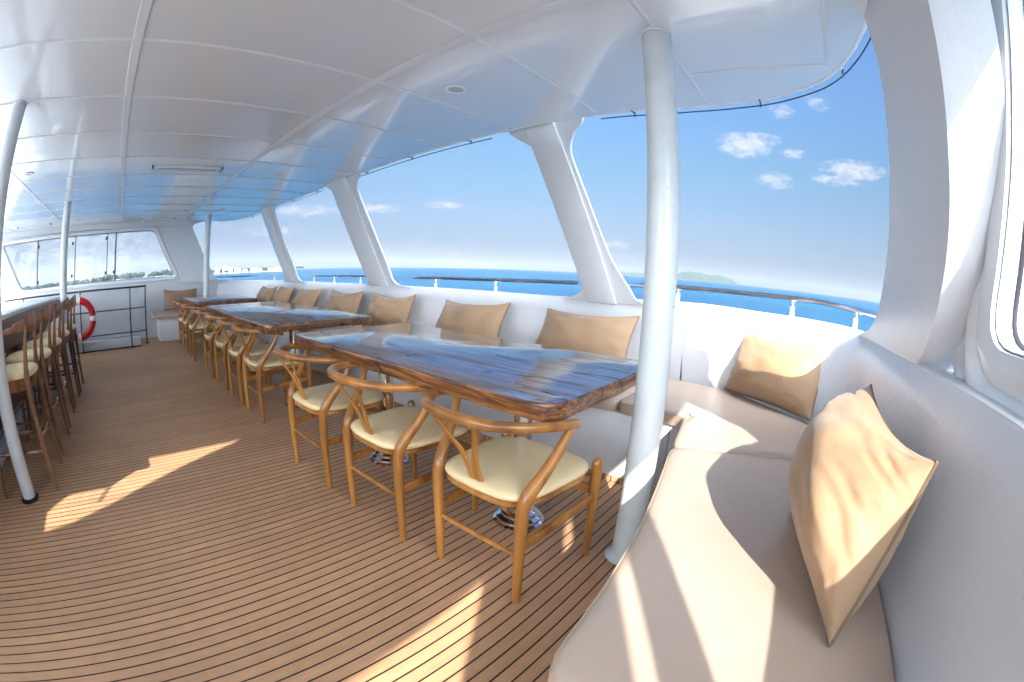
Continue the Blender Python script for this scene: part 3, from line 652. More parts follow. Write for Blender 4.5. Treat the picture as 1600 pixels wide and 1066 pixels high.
# near window wall: panel with an opening, frame and glass
def yw(x, z, o=0.0): return -.575 - .118 * (1.46 - x) - .12 * (z - 1.02) + o
nw = empty('near_window', (.4, yw(.4, 1.02), 1.02)); tag(nw, 'white framed cabin window at the right edge beside the raked post', 'window')
def rounded(poly, r_=.12, n_=6):
    out = []
    for i, p in enumerate(poly):
        p = Vector((*p, 0)); a = Vector((*poly[i - 1], 0)); c = Vector((*poly[(i + 1) % len(poly)], 0))
        da, dc = (a - p).normalized(), (c - p).normalized(); rr = min(r_, (a - p).length * .45, (c - p).length * .45)
        for k in range(n_ + 1):
            u = k / n_; q0, q1 = p + da * rr, p + dc * rr
            out.append(tuple((q0 * (1 - u) ** 2 + p * 2 * u * (1 - u) + q1 * u * u).xy))
    return out
WB = rounded([(-.90, 1.13), (1.115, 1.13), (1.085, 1.42), (.975, 1.75), (.80, 2.0), (.62, 2.10), (-.90, 2.10)], .14)
WBO = rounded([(-1.10, 1.0), (1.42, 1.0), (1.27, 2.21), (-1.10, 2.21)], .2)
WA = rounded([(-3.2, 1.13), (-1.42, 1.13), (-1.40, 2.19), (-3.2, 2.19)], .22)
def panel(mapf, outer, holes, th, name, mat_, parent, o_):
    bm = bmesh.new(); me = bpy.data.meshes.new(name); L2 = []
    for side in (0, th):
        es = []; loops = []
        for pl in [outer] + holes:
            vs = [bm.verts.new(Vector(mapf(p[0], p[1], side)) - o_) for p in pl]; loops.append(vs)
            es += [bm.edges.new((vs[i], vs[(i + 1) % len(vs)])) for i in range(len(vs))]
        bmesh.ops.triangle_fill(bm, edges=es, use_beauty=True, use_dissolve=False); L2.append(loops)
    for a, c in zip(*L2):
        for i in range(len(a)): j = (i + 1) % len(a); bm.faces.new((a[i], a[j], c[j], c[i]))
    bmesh.ops.recalc_face_normals(bm, faces=bm.faces); bm.to_mesh(me); bm.free(); me.materials.append(mat_)
    me.shade_smooth(); me.set_sharp_from_angle(angle=radians(35))
    o = bpy.data.objects.new(name, me); col.objects.link(o); o.parent = parent; return o
near_map = lambda x, z, s_: (x, yw(x, z, -s_), z)
panel(near_map, [(-4.7, 1.0), (1.36, 1.0), (1.10, 2.3), (-4.7, 2.3)], [WB, WA], .07, 'window_panel', white_smooth, nw, nw.location)
def frame_ring(mapf, loop_, d_in, d_out, y0, y1, name, mat_, parent, o_):
    c = V(sum(p[0] for p in loop_) / len(loop_), sum(p[1] for p in loop_) / len(loop_), 0)
    rings = []
    P = [Vector((*p, 0)) for p in loop_]; n_ = len(P)
    for i, p in enumerate(P):
        t_ = (P[(i + 1) % n_] - P[i - 1]).normalized(); nr = V(t_.y, -t_.x, 0)
        if nr.dot(p - c) < 0: nr = -nr
        a, b_ = p + nr * d_out, p - nr * d_in
        rings.append([Vector(mapf(a.x, a.y, y0)) - o_, Vector(mapf(lerp(a.x, b_.x, .3), lerp(a.y, b_.y, .3), y0 - .012)) - o_, Vector(mapf(b_.x, b_.y, y0)) - o_, Vector(mapf(b_.x, b_.y, y1)) - o_, Vector(mapf(a.x, a.y, y1)) - o_])
    rings.append(rings[0])
    return MB().loft(rings, caps=False).build(name, mat_, parent, angle=40)
def ray_poly(c, d_, poly):
    best = None
    for k in range(len(poly)):
        a, b_ = poly[k - 1], poly[k]; ex, ey = b_[0] - a[0], b_[1] - a[1]; den = d_[0] * ey - d_[1] * ex
        if abs(den) < 1e-9: continue
        t_ = ((a[0] - c[0]) * ey - (a[1] - c[1]) * ex) / den; u = ((a[0] - c[0]) * d_[1] - (a[1] - c[1]) * d_[0]) / den
        if t_ > 0 and -1e-6 <= u <= 1.000001 and (best is None or t_ < best): best = t_
    return (c[0] + d_[0] * best, c[1] + d_[1] * best)
cW = (.1, 1.6); rings = []
for k in range(180):
    d_ = (cos(2 * pi * k / 180) * 1.1, sin(2 * pi * k / 180) * .5); a, b_ = ray_poly(cW, d_, WBO), ray_poly(cW, d_, WB)
    rings.append([Vector((a[0], yw(*a, .02), a[1])) - nw.location, Vector((b_[0], yw(*b_, .02), b_[1])) - nw.location, Vector((b_[0], yw(*b_, .001), b_[1])) - nw.location, Vector((a[0], yw(*a, .001), a[1])) - nw.location])
rings.append(rings[0]); MB().loft(rings, caps=False).build('frame_panel', white_smooth, nw)
frame_ring(near_map, WB, -.012, .185, -.042, -.0205, 'frame', trim, nw, nw.location)
frame_ring(near_map, WB, -.004, .085, -.060, -.043, 'frame', white_smooth, nw, nw.location)
frame_ring(near_map, WB, .006, -.001, -.03, .035, 'frame', trim, nw, nw.location)
frame_ring(near_map, WB, .016, -.0065, .030, .034, 'seal', dark_trim, nw, nw.location)
frame_ring(near_map, WA, .02, .06, -.03, .02, 'frame', trim, nw, nw.location)
def glass_pane(mapf, loop_, dpt, name, parent, o_):
    vs = [Vector(mapf(p[0], p[1], dpt)) - o_ for p in loop_]; n_ = len(vs); return MB().add(vs, [tuple(range(n_))]).build(name, glass_thin, parent, smooth=False)
glass_thin = bpy.data.materials.new('thin_glass'); glass_thin.use_nodes = True
N, L = glass_thin.node_tree.nodes, glass_thin.node_tree.links; N.clear()
tr = N.new('ShaderNodeBsdfTransparent'); tr.inputs[0].default_value = (.93, .96, .97, 1); gl = N.new('ShaderNodeBsdfGlossy'); gl.inputs['Roughness'].default_value = .02
fn = N.new('ShaderNodeMath'); fn.operation = 'MULTIPLY_ADD'; fn.inputs[1].default_value = .30; fn.inputs[2].default_value = .025; lw = N.new('ShaderNodeLayerWeight'); pw = N.new('ShaderNodeMath'); pw.operation = 'POWER'; pw.inputs[1].default_value = 5; L.new(lw.outputs['Facing'], pw.inputs[0]); L.new(pw.outputs[0], fn.inputs[0]); ms = N.new('ShaderNodeMixShader'); out = N.new('ShaderNodeOutputMaterial')
L.new(fn.outputs[0], ms.inputs[0]); L.new(tr.outputs[0], ms.inputs[1]); L.new(gl.outputs[0], ms.inputs[2]); L.new(ms.outputs[0], out.inputs[0])
glass_pane(near_map, WB, .03, 'pane', nw, nw.location)
MB().add([Vector(near_map(x, z, s_)) - nw.location for s_ in (-.02, .06) for x, z in ((-.65, 1.1), (-.56, 1.1), (-.56, 2.12), (-.65, 2.12))], [(0, 1, 2, 3), (7, 6, 5, 4), (0, 4, 5, 1), (2, 6, 7, 3), (1, 5, 6, 2), (0, 3, 7, 4)]).build('mullion', trim, nw)
# ledge between wall capping and window panel, with its cracked sealant line
MB().add([(1.40, -.47, 1.014), (1.46, -.585, 1.016), (-4.6, -1.30, 1.016), (-4.6, -1.19, 1.014), (1.40, -.47, .95), (1.46, -.585, .95), (-4.6, -1.30, .95), (-4.6, -1.19, .95)],
         [(0, 1, 2, 3), (4, 7, 6, 5), (0, 4, 5, 1), (1, 5, 6, 2), (2, 6, 7, 3), (3, 7, 4, 0)]).build('sill', white, nw).matrix_parent_inverse = Matrix.Translation(-nw.location)
mb = MB(); rnd = random.Random(3); x = 1.35
while x > .3:
    l_ = rnd.uniform(.008, .045)
    yy_ = yw(x, 1.02) + .008; y2 = yw(x - l_, 1.02) + .008
    mb.tube([V(x, yy_, 1.018) - nw.location, V(x - l_, y2, 1.018) - nw.location], .0028, n=5)
    x -= l_ + rnd.uniform(.006, .07)
mb.build('sealant', dark_trim, nw)

# far window -----------------------------------------------------------------
fw = empty('far_window', (-.8, 9.25, 1.1)); tag(fw, 'wide sliding window with dark mullions in the far wall', 'window')
far_map = lambda x, z, s_: (x, 9.23 + s_, z)
FO = rounded([(-2.66, 1.12), (1.10, 1.12), (.56, 2.08), (-3.26, 2.03)], .12)
panel(far_map, [(-4.7, 1.06), (2.0, 1.06), (2.0, 1.062), (1.30, 2.24), (-4.7, 2.24)], [FO], .08, 'window_panel', white_smooth, fw, fw.location)
frame_ring(far_map, FO, .012, .05, -.03, .03, 'frame', trim, fw, fw.location)
frame_ring(far_map, FO, .03, -.013, -.012, .05, 'frame', steel, fw, fw.location)
glass_pane(far_map, FO, .04, 'pane', fw, fw.location)
for x, w_ in ((-2.25, .028), (-1.295, .02), (-.52, .018), (-.325, .034), (-1.56, .015)):
    MB().box(x - w_ / 2, x + w_ / 2, 9.215, 9.26, 1.10, 2.07).build('mullion', dark_steel, fw, loc=None).matrix_parent_inverse = Matrix.Translation(-fw.location)
for x, zz in ((-2.22, 1.25), (-2.22, 1.9), (-1.36, 1.3), (-1.36, 1.9), (-.55, 1.3), (-.55, 1.95), (-.36, 1.3)):
    MB().box(x - .018, x + .018, 9.19, 9.214, zz - .03, zz + .03).build('latch', black, fw).matrix_parent_inverse = Matrix.Translation(-fw.location)
# header over the far window and raked far corner post
MB().box(-4.7, 1.35, 9.10, 9.229, 2.12, 2.219).build('header', white_smooth, fw).matrix_parent_inverse = Matrix.Translation(-fw.location)
e = empty('corner_post', (1.6, 9.2, 1.0)); tag(e, 'broad raked white post between far window and side opening', 'pillar')
Lq = [(1.22, 9.15, 1.0), (1.05, 9.15, 1.35), (.62, 9.15, 2.22)]; Rq = [(2.25, 9.12, 1.0), (2.02, 9.12, 1.05), (1.88, 9.13, 1.2), (1.62, 9.14, 1.7), (1.45, 9.14, 2.02), (1.42, 9.14, 2.12), (1.52, 9.13, 2.18), (1.68, 9.12, 2.22)]
Ls_ = [Vector(Lq[0]).lerp(Vector(Lq[2]), k / (len(Rq) * 3 - 3)) for k in range(len(Rq) * 3 - 2)]
rings = []
for r_ in spline([V(*p) for p in Rq], 3):
    u = (r_.z - 1.0) / 1.22; l = V(lerp(1.22, .62, u), 9.15, r_.z)
    rings.append([l - e.location, r_ - e.location, r_ + V(0, .2, 0) - e.location, l + V(0, .2, 0) - e.location])
MB().loft(rings).build('post', white_smooth, e, angle=30)

# ------------------------------------------------------------------ outside handrails
def handrail(pts, posts, label, r_=.017):
    c = Vector(pts[len(pts) // 2]); e = empty('handrail', c); tag(e, label, 'handrail', 'handrails outside the side wall')
    MB().tube([p - c for p in spline(pts, 5)], r_, n=10).build('rail', steel, e)
    for p, zb in posts:
        p = Vector(p); MB().tube([p - c, V(p.x, p.y, zb + .05) - c], .012, n=8).build('post', steel, e)
        MB().tube([V(p.x, p.y, zb + .055) - c, V(p.x, p.y, zb - .02) - c], .017, n=10).build('socket', white_smooth, e)
handrail([(3.08, 1.30, 1.136), (3.066, .91, 1.149), (3.038, .61, 1.153), (2.992, .32, 1.154), (2.912, .046, 1.158), (2.838, -.176, 1.155), (2.665, -.38, 1.138), (2.52, -.48, 1.128), (2.2, -.60, 1.12)],
         [((3.066, .907, 1.14), 1.05), ((2.913, .05, 1.15), 1.05), ((2.672, -.373, 1.13), 1.04)], 'steel handrail curving round the corner outside the nearest opening')
handrail([(3.08, 1.75, 1.122), (3.08, 2.6, 1.105), (3.08, 3.3, 1.098), (3.08, 3.85, 1.093)], [((3.08, 2.62, 1.10), .99), ((3.08, 3.45, 1.095), .99)], 'dark handrail outside the opening between the first two slanted pillars')
handrail([(3.08, 4.75, 1.092), (3.08, 5.6, 1.086), (3.08, 6.6, 1.082)], [((3.08, 4.95, 1.09), .985), ((3.08, 5.7, 1.085), .985), ((3.08, 6.4, 1.08), .985)], 'dark handrail outside the opening between the second and third slanted pillars')
handrail([(3.08, 7.3, 1.08), (3.08, 8.1, 1.078), (2.95, 8.75, 1.078), (2.5, 9.15, 1.078), (2.0, 9.4, 1.078)], [((3.08, 7.6, 1.08), .98), ((3.07, 8.3, 1.078), .98), ((2.35, 9.25, 1.078), .98)], 'dark handrail outside the farthest side opening')

# ------------------------------------------------------------------ round roof poles
def pole(x, y, label, r_=.062, base='lip'):
    e = empty('roof_pole', (x, y, 0)); tag(e, label, 'pole', 'round white poles carrying the roof')
    MB().lathe([(r_, .004), (r_, ZC - .002)], n=32).build('tube', pole_mat, e)
    rings = []; rnd = random.Random(int(x * 10))
    m_ = MB()
    if base == 'lip':
        m_.lathe([(r_ + .025, .003), (r_ + .026, .006), (r_ + .014, .016), (r_ + .002, .03), (r_ + .0005, .045)], n=32); m_.build('base_flange', pole_mat, e)
    else:
        m_.lathe([(r_ + .02, .003), (r_ + .02, .012), (r_ + .001, .022)], n=24); m_.build('base_flange', black, e)
    MB().lathe([(r_ + .006, ZC - .012), (r_ + .006, ZC - .002)], n=32).build('collar', trim, e)
pole(1.541, .527, 'thick round white pole in the foreground between table and corner bench')
pole(-.996, 2.665, 'round white pole at the left edge in front of the bar stools', r_=.055, base='black')
pole(-1.075, 6.30, 'round white pole behind the far end of the bar stools', r_=.060)
pole(1.60, 8.25, 'thin distant white pole beyond the farthest table', r_=.060)

# ------------------------------------------------------------------ benches and seat pads
e = empty('side_bench', (2.25, 4.4, 0)); tag(e, 'long white built-in bench base under the side cushions', 'bench')
MB().box(2.21, 2.985, .62, 8.45, .004, .425).build('base', white, e, bevel=.004).matrix_parent_inverse = Matrix.Translation(-e.location)
MB().box(2.196, 2.209, .62, 8.45, .004, .03).build('skirting', deck_mat, e).matrix_parent_inverse = Matrix.Translation(-e.location)
e = empty('near_bench', (1.3, 0, 0)); tag(e, 'white built-in bench base under the big foreground seat pad', 'bench')
NB = [(.50, .225), (1.5, .385), (2.205, .50), (2.205, .615), (2.93, .615), (2.93, .46), (2.28, -.275), (.50, -.48)]
MB().prism(NB, .004, .425).build('base', white, e, bevel=.004).matrix_parent_inverse = Matrix.Translation(-e.location)
e = empty('far_bench', (1.3, 8.7, 0)); tag(e, 'white box bench base against the far wall', 'bench')
MB().box(.62, 2.20, 8.38, 9.18, .004, .415).build('base', white, e, bevel=.004).matrix_parent_inverse = Matrix.Translation(-e.location)

def pad(poly, z0, z1, label, rr=.02, pipe_edges=(), name='seat_cushion', puff=.008):
    """upholstered seat pad: polygon with rolled edge, slightly crowned and rumpled top"""
    P = [Vector((*p, 0)) for p in poly]; c = sum(P, V(0, 0, 0)) / len(P); c.z = z0
    # densify outline
    out = []
    for i in range(len(P)):
        a, b_ = P[i], P[(i + 1) % len(P)]; m_ = max(2, int((b_ - a).length / .05))
        for k in range(m_): out.append(a.lerp(b_, k / m_))
    # round corners slightly by smoothing
    for _ in range(2):
        out = [(out[i - 1] + out[i] * 2 + out[(i + 1) % len(out)]) / 4 for i in range(len(out))]
    cc_ = V(c.x, c.y, 0)
    def inset(p, d_):
        v_ = (cc_ - p); l_ = v_.length; return p + v_ * (d_ / l_)
    rings = []
    lev = [(0.0, z0), (-.004, z0 + .01), (-.008, (z0 + z1) / 2), (-.004, z1 - rr * .8), (.004, z1 - rr * .25), (rr, z1), (rr * 2.5, z1 + puff * .5)]
    for d_, z in lev: rings.append([V(*inset(p, d_).xy, z) - c for p in out])
    for s_ in (.85, .7, .5, .3, .12):
        ring = []
        for p in out:
            q_ = cc_ + (p - cc_) * s_
            z = z1 + puff * (1 - s_ * .5) + .006 * noise.noise(V(q_.x * 5, q_.y * 5, z1)) + .0025 * noise.noise(V(q_.x * 14, q_.y * 3, 2))
            ring.append(V(q_.x, q_.y, z) - c)
        rings.append(ring)
    o = MB().loft(rings).build(name, tan_pad, None, angle=60); o.location = c
    tag(o, label, 'cushion', 'tan seat pads on the benches')
    for (a, b_) in pipe_edges:
        n_ = len(out); d2 = lambda q_: min(range(n_), key=lambda k: (out[k].x - q_[0]) ** 2 + (out[k].y - q_[1]) ** 2)
        i0, i1 = d2(a), d2(b_); fw_ = (i1 - i0) % n_; bw_ = (i0 - i1) % n_
        ids = [(i0 + k) % n_ for k in range(fw_ + 1)] if fw_ <= bw_ else [(i0 - k) % n_ for k in range(bw_ + 1)]
        pts = [V(*inset(out[k], .001).xy, z1 - rr * .42) - c for k in ids]
        if len(pts) > 2: MB().tube(pts, .0036, n=6).build('piping', pad_piping, o)
    return o
ZP = .50
pad([(.443, .252), (.765, .288), (1.04, .327), (1.35, .385), (1.725, .462), (1.815, .12), (1.90, -.325), (1.46, -.375), (.9, -.44), (.40, -.50)], .428, ZP, 'large tan seat pad filling the bench in the foreground',
    pipe_edges=[((.46, .256), (1.71, .464))])
pad([(1.735, .464), (2.19, .54), (2.19, .95), (2.99, .95), (2.985, .62), (2.93, .43), (2.61, .01), (2.37, -.235), (2.24, -.29), (1.91, -.325), (1.825, .12)], .428, ZP, 'tan corner seat pad under the square pillow by the open side',
    pipe_edges=[((2.186, .55), (2.186, .94))])
ys = [.958, 2.9, 4.85, 6.75, 8.3]
PADL = ['tan side seat pad right behind the nearest table', 'tan side seat pad behind the gap between the first and second tables', 'tan side seat pad behind the second table', 'tan side seat pad behind the farthest table']
for a, b_, lb in zip(ys[:-1], ys[1:], PADL):
    pad([(2.19, a), (2.19, b_ - .008), (2.99, b_ - .008), (2.99, a)], .428, ZP, lb, pipe_edges=[((2.186, a + .02), (2.186, b_ - .03))])
pad([(.50, 8.30), (2.98, 8.32), (2.98, 8.5), (2.7, 8.9), (2.3, 9.12), (.50, 9.17)], .418, .49, 'tan seat pad on the far bench below the single far pillow')

# ------------------------------------------------------------------ scatter pillows
def pillow(BL, BR, TR, TL, T, label, seed, sag=.022, n_=26, name='scatter_pillow', front=None, bend=0.0, wrk=1.6):
    BL, BR, TR, TL = map(Vector, (BL, BR, TR, TL)); c = (BL + BR + TR + TL) / 4
    nrm = (BR - BL).cross(TL - BL).normalized()
    if front is not None and nrm.dot(Vector(front)) < 0: nrm = -nrm
    ux = ((BR - BL) + (TR - TL)).normalized(); uy = ((TL - BL) + (TR - BR)).normalized()
    rnd = random.Random(seed); ph = [rnd.uniform(0, 6.28) for _ in range(8)]
    def mid(u, v):
        p = BL.lerp(BR, u).lerp(TL.lerp(TR, u), v); s_, t_ = 2 * u - 1, 2 * v - 1
        # edges pulled in between the corner points
        p -= ux * (s_ * sag * (1 - t_ * t_) * abs(s_)); p -= uy * (t_ * sag * 1.15 * (1 - s_ * s_) * abs(t_)) * (1.5 if t_ > 0 else .4)
        p += nrm * (bend * (s_ * s_ - .5) + .012 * sin(3 * s_ + ph[0]) * t_)
        return p
    def thick(u, v):
        s_, t_ = abs(2 * u - 1), abs(2 * v - 1)
        a = (1 - s_ ** 2.0) ** .58 * (1 - t_ ** 2.0) ** .58
        return T * .5 * (a * (1.16 - .34 * v)) + .004
    def wr(u, v, sd):
        s_, t_ = 2 * u - 1, 2 * v - 1; w_ = 0
        e_ = max(abs(s_), abs(t_)); edge = max(0, e_ - .25) * (1 - e_ ** 8)
        # radiating gathers from corners / seams
        ang = math.atan2(t_ - (.9 if t_ > 0 else -.9), s_ - (.95 if s_ > 0 else -.95))
        w_ += .0085 * edge * (1 - e_ ** 3) * sin(ang * 10 + ph[1] + 3 * noise.noise(V(s_ * 2, t_ * 2, seed)))
        w_ += .010 * noise.noise(V(u * 4.5, v * 3.5, seed + sd)) * (1 - e_ ** 4)
        r_ = abs(noise.noise(V(u * 3 + t_ * .8, v * 7, seed * 1.7 + sd))); w_ += .012 * max(0, .22 - r_) / .22 * edge * -1
        return w_ * wrk
    vs = []; fs = []
    for side in (1, -1):
        for j in range(n_ + 1):
            v = .5 - .5 * cos(pi * j / n_)
            for i in range(n_ + 1):
                u = .5 - .5 * cos(pi * i / n_)
                vs.append(mid(u, v) + nrm * side * (1.05 if side > 0 else .62) * (thick(u, v) + (wr(u, v, side) if 0 < i < n_ and 0 < j < n_ else 0)) - c)
    M = n_ + 1
    for s_ in (0, 1):
        for j in range(n_):
            for i in range(n_):
                a = s_ * M * M + j * M + i; q_ = (a, a + 1, a + M + 1, a + M); fs.append(q_ if s_ == 0 else q_[::-1])
    brd = [(i, 0) for i in range(n_)] + [(n_, j) for j in range(n_)] + [(i, n_) for i in range(n_, 0, -1)] + [(0, j) for j in range(n_, 0, -1)]
    for k in range(len(brd)):
        (i, j), (i2, j2) = brd[k], brd[(k + 1) % len(brd)]; a, b_ = j * M + i, j2 * M + i2; fs.append((a, b_, M * M + b_, M * M + a))
    o = MB().add(vs, fs).build(name, pillow_mat, None, angle=70); o.location = c
    tag(o, label, 'pillow', 'tan scatter pillows on the benches')
    pts = [mid(.5 - .5 * cos(pi * i / n_), .5 - .5 * cos(pi * j / n_)) - c for i, j in brd]; pts.append(pts[0])
    MB().tube(pts, .0052, n=6, caps=False).build('piping', piping, o)
    return o
SP = 0.012
# by the side wall, near to far
PL = [(1.13, 1.93, .93, .915, 'tan pillow behind the near right table end, cut by the round pole', 3),
      (2.30, 3.07, .925, .895, 'tan pillow behind the far half of the nearest table', 4),
      (3.50, 4.28, .915, .89, 'tan pillow just left of the nearest table, right of the second slanted pillar', 5),
      (4.55, 5.38, .91, .90, 'tan pillow right behind the near end of the second table', 6),
      (5.72, 6.45, .905, .885, 'tan pillow under the third slanted pillar, right one of a close pair', 8),
      (6.78, 7.40, .90, .89, 'narrow tan pillow, left one of a close pair under the third slanted pillar', 9),
      (7.62, 8.45, .895, .885, 'tan pillow in the far corner behind the farthest table', 12)]
for a, b_, zr, zl, lb, sd in PL:
    rq = random.Random(sd); j_ = lambda k_: rq.uniform(-k_, k_)
    pillow((2.69 + j_(.04), b_ + j_(.03), ZP + SP + .01), (2.72 + j_(.03), a + j_(.03), ZP + SP), (2.88, a + j_(.02), zr), (2.88, b_ + j_(.02), zl), rq.uniform(.22, .28), lb, sd, front=(-1, 0, 0), wrk=2.2, sag=rq.uniform(.012, .032), bend=j_(.03))
pillow((.78, 8.93, .51), (1.56, 8.93, .51), (1.54, 9.10, .88), (.80, 9.10, .90), .16, 'lone tan pillow against the far wall at the left end of the bench', 15, front=(0, -1, 0))
# corner pillow
pillow((2.90, .45, .512), (2.46, -.165, .52), (2.66, -.235, .895), (2.97, .37, .94), .26, 'sunlit square tan pillow in the bench corner by the handrail', 21, front=(-1, .7, .4), sag=.02)
# big foreground pillow leaning on the near wall
pillow((1.33, -.10, .515), (.735, -.27, .515), (.87, -.385, .895), (1.62, -.33, .90), .46, 'big crumpled tan pillow leaning on the wall in the right foreground', 33, front=(0, 1, .3), sag=.03, n_=60, wrk=1.7)

# ------------------------------------------------------------------ tables
def table(x0, x1, y0, y1, legs, label, zt=.787, th=.060):
    cx_, cy = (x0 + x1) / 2, (y0 + y1) / 2; e = empty('dining_table', (cx_, cy, 0)); tag(e, label, 'table', 'charred wood dining tables')
    w_, l_ = (x1 - x0) / 2, (y1 - y0) / 2
    P = rounded([(-w_, -l_), (w_, -l_), (w_, l_), (-w_, l_)], .085, 5)
    # dense outline for a slightly chewed lower edge
    out = []
    for i in range(len(P)):
        a, b_ = V(*P[i], 0), V(*P[(i + 1) % len(P)], 0); m_ = max(1, int((b_ - a).length / .035))
        for k in range(m_): out.append(a.lerp(b_, k / m_))
    rings = []; sd = y0 * 3
    for z, ins, am in ((zt - th, .006, .0025), (zt - th * .6, .0, .0015), (zt - .010, .0, .001), (zt - .003, .002, .0005), (zt, .007, 0)):
        ring = []
        for p in out:
            nn = am * noise.noise(V(p.x * 9, p.y * 9, sd + z * 20)) * 2
            q_ = p * (1 - (ins + nn) / max(p.length, .2)); ring.append(V(q_.x, q_.y, z + (nn * .8 if z < zt - .05 else 0)))
        rings.append(ring)
    m_ = MB(); m_.loft(rings, mi=1); m_.m[-1] = 0; m_.m[-1 - 1 - 0] = 1
    o = m_.build('tabletop', [table_top_mat, table_edge_mat], e, angle=40)
    # material: top face flag by normal
    for f in o.data.polygons:
        f.material_index = 0 if f.normal.z > .9 else 1
    for lx, ly in legs:
        lg = MB().lathe([(.045, .03), (.045, zt - th - .005)], n=28).build('leg', chrome, e); lg.location = (lx - cx_, ly - cy, 0)
        bs = MB().lathe([(.125, .003), (.125, .012), (.112, .018), (.110, .032), (.088, .040), (.086, .055), (.062, .064), (.060, .085), (.047, .092)], n=32).build('foot', chrome, lg)
        MB().lathe([(.14, zt - th - .012), (.14, zt - th - .0005)], n=24).build('mounting_plate', steel, lg)
    return e
table(1.05, 1.985, .655, 2.53, [(1.51, 1.09), (1.485, 2.10)], 'nearest charred wood table with glossy top reflecting blue sky')
table(1.035, 2.03, 3.04, 5.40, [(1.50, 3.55), (1.50, 4.85)], 'middle one of the three charred wood tables, behind the nearest one')
table(1.03, 2.03, 6.18, 8.05, [(1.50, 6.6), (1.50, 7.6)], 'farthest and smallest looking of the three charred wood tables')

# ------------------------------------------------------------------ wishbone chairs
def make_chair():
    e = empty('wishbone_chair')
    for s_ in (1, -1):
        MB().tube(spline([(-.215, .205 * s_, 0), (-.215, .205 * s_, .2), (-.213, .206 * s_, .40), (-.195, .212 * s_, .47), (-.14, .232 * s_, .545), (-.095, .248 * s_, .61), (-.055, .262 * s_, .685)], 5),
                  spl1([.016, .020, .0235, .0245, .0205, .0175, .014], 31), n=12).build('leg', oak, e)
        MB().tube([(.228, .236 * s_, 0), (.226, .236 * s_, .15), (.222, .236 * s_, .35), (.22, .236 * s_, .445), (.22, .236 * s_, .468), (.22, .236 * s_, .478), (.22, .236 * s_, .482)],
                  [.015, .0185, .022, .0225, .019, .011, .003], n=12).build('leg', oak, e)
    # bent top rail
    rl = [(-.01, .264, .690), (-.03, .270, .697), (-.07, .274, .707), (-.16, .262, .719), (-.26, .212, .727), (-.325, .125, .732), (-.347, 0, .734)]
    rl = rl + [(x, -y, z) for x, y, z in rl[-2::-1]]
    MB().tube(spline(rl, 5), spl1([.0135, .016, .0165, .017, .018, .019, .0195, .019, .018, .017, .0165, .016, .0135], 61), n=12).build('top_rail', oak, e)
    # Y shaped splat: two ribbons that fork
    m_ = MB()
    for s_ in (1, -1):
        m_.tube(spline([(-.205, .014 * s_, .425), (-.222, .013 * s_, .48), (-.243, .021 * s_, .54), (-.262, .036 * s_, .59), (-.29, .062 * s_, .64), (-.333, .098 * s_, .724)], 5),
                [(a, .0065) for a in spl1([.023, .022, .018, .0145, .0125, .0115], 26)], n=10, up=(1, 0, .45))
    m_.build('splat', oak, e)
    # seat
    def outline(sc_, n_=48):
        P = []
        for k in range(n_):
            a = 2 * pi * k / n_; cxn, syn = cos(a), sin(a); sc_ = sc_ if False else sc_
            rx = abs(cxn) ** .45 * (1 if cxn > 0 else -1); ry = abs(syn) ** .45 * (1 if syn > 0 else -1)
            x = .215 * rx + (.018 * (1 - ry * ry) if rx > 0 else -.012 * (1 - ry * ry)); w_ = lerp(.195, .232, (rx + 1) / 2)
            P.append(V(x * sc_ - .002, ry * w_ * sc_, 0))
        return P
    rings = []
    for sc_, z in ((.94, .432), (1.0, .436), (1.02, .446), (1.01, .456), (.96, .464), (.85, .470), (.65, .473), (.4, .472), (.15, .471)):
        rings.append([p + V(0, 0, z) for p in outline(sc_ * 1.045)])
    MB().loft(rings).build('seat', cream, e, angle=60)
    MB().loft([[p + V(0, 0, z) for p in outline(s_)] for s_, z in ((1.0, .408), (1.035, .412), (1.035, .428), (1.02, .431))]).build('seat_frame', oak, e, angle=50)
    # stretchers
    for s_ in (1, -1):
        MB().loft([[(x, y_ * s_ - .009, z - .018), (x, y_ * s_ + .009, z - .018), (x, y_ * s_ + .009, z + .018), (x, y_ * s_ - .009, z + .018)] for x, y_, z in ((-.205, .205, .262), (.215, .24, .312))]).build('stretcher', oak, e, bevel=.004)
    MB().tube([(-.214, -.195, .225), (-.214, 0, .225), (-.214, .195, .225)], [.009, .0105, .009], n=10).build('stretcher', oak, e)
    MB().loft([[(.222 - .009, y_, .335 - .02), (.222 + .009, y_, .335 - .02), (.222 + .009, y_, .335 + .02), (.222 - .009, y_, .335 + .02)] for y_ in (-.23, .23)]).build('stretcher', oak, e, bevel=.004)
    return e
chair0 = make_chair()
CH = [(1.235, .920, -1, 'wishbone chair at the near end of the nearest table, closest to the thick pole'),
      (1.205, 1.545, 0, 'wishbone chair in the middle of the three at the nearest table'),
      (1.19, 2.205, 1, 'wishbone chair at the far end of the nearest table'),
      (1.255, 3.445, 0, 'wishbone chair at the near end of the middle table'),
      (1.24, 3.98, -1, 'second wishbone chair of the middle table, just past its near end one'),
      (1.24, 4.59, 1, 'third wishbone chair of the middle table counted from its near end'),
      (1.225, 5.21, 0, 'wishbone chair at the far end of the middle table'),
      (1.19, 6.325, -1, 'wishbone chair at the near end of the farthest table'),
      (1.19, 7.02, 1, 'middle one of the three wishbone chairs at the farthest table'),
      (1.185, 7.55, 0, 'wishbone chair at the far end of the farthest table, last of the row')]
for i, (x, y, r_, lb) in enumerate(CH):
    o = chair0 if i == 0 else dup(chair0)
    o.location = (x, y, 0); o.rotation_euler = (0, 0, radians(r_ * 1.5)); tag(o, lb, 'chair', 'wooden wishbone chairs along the tables')

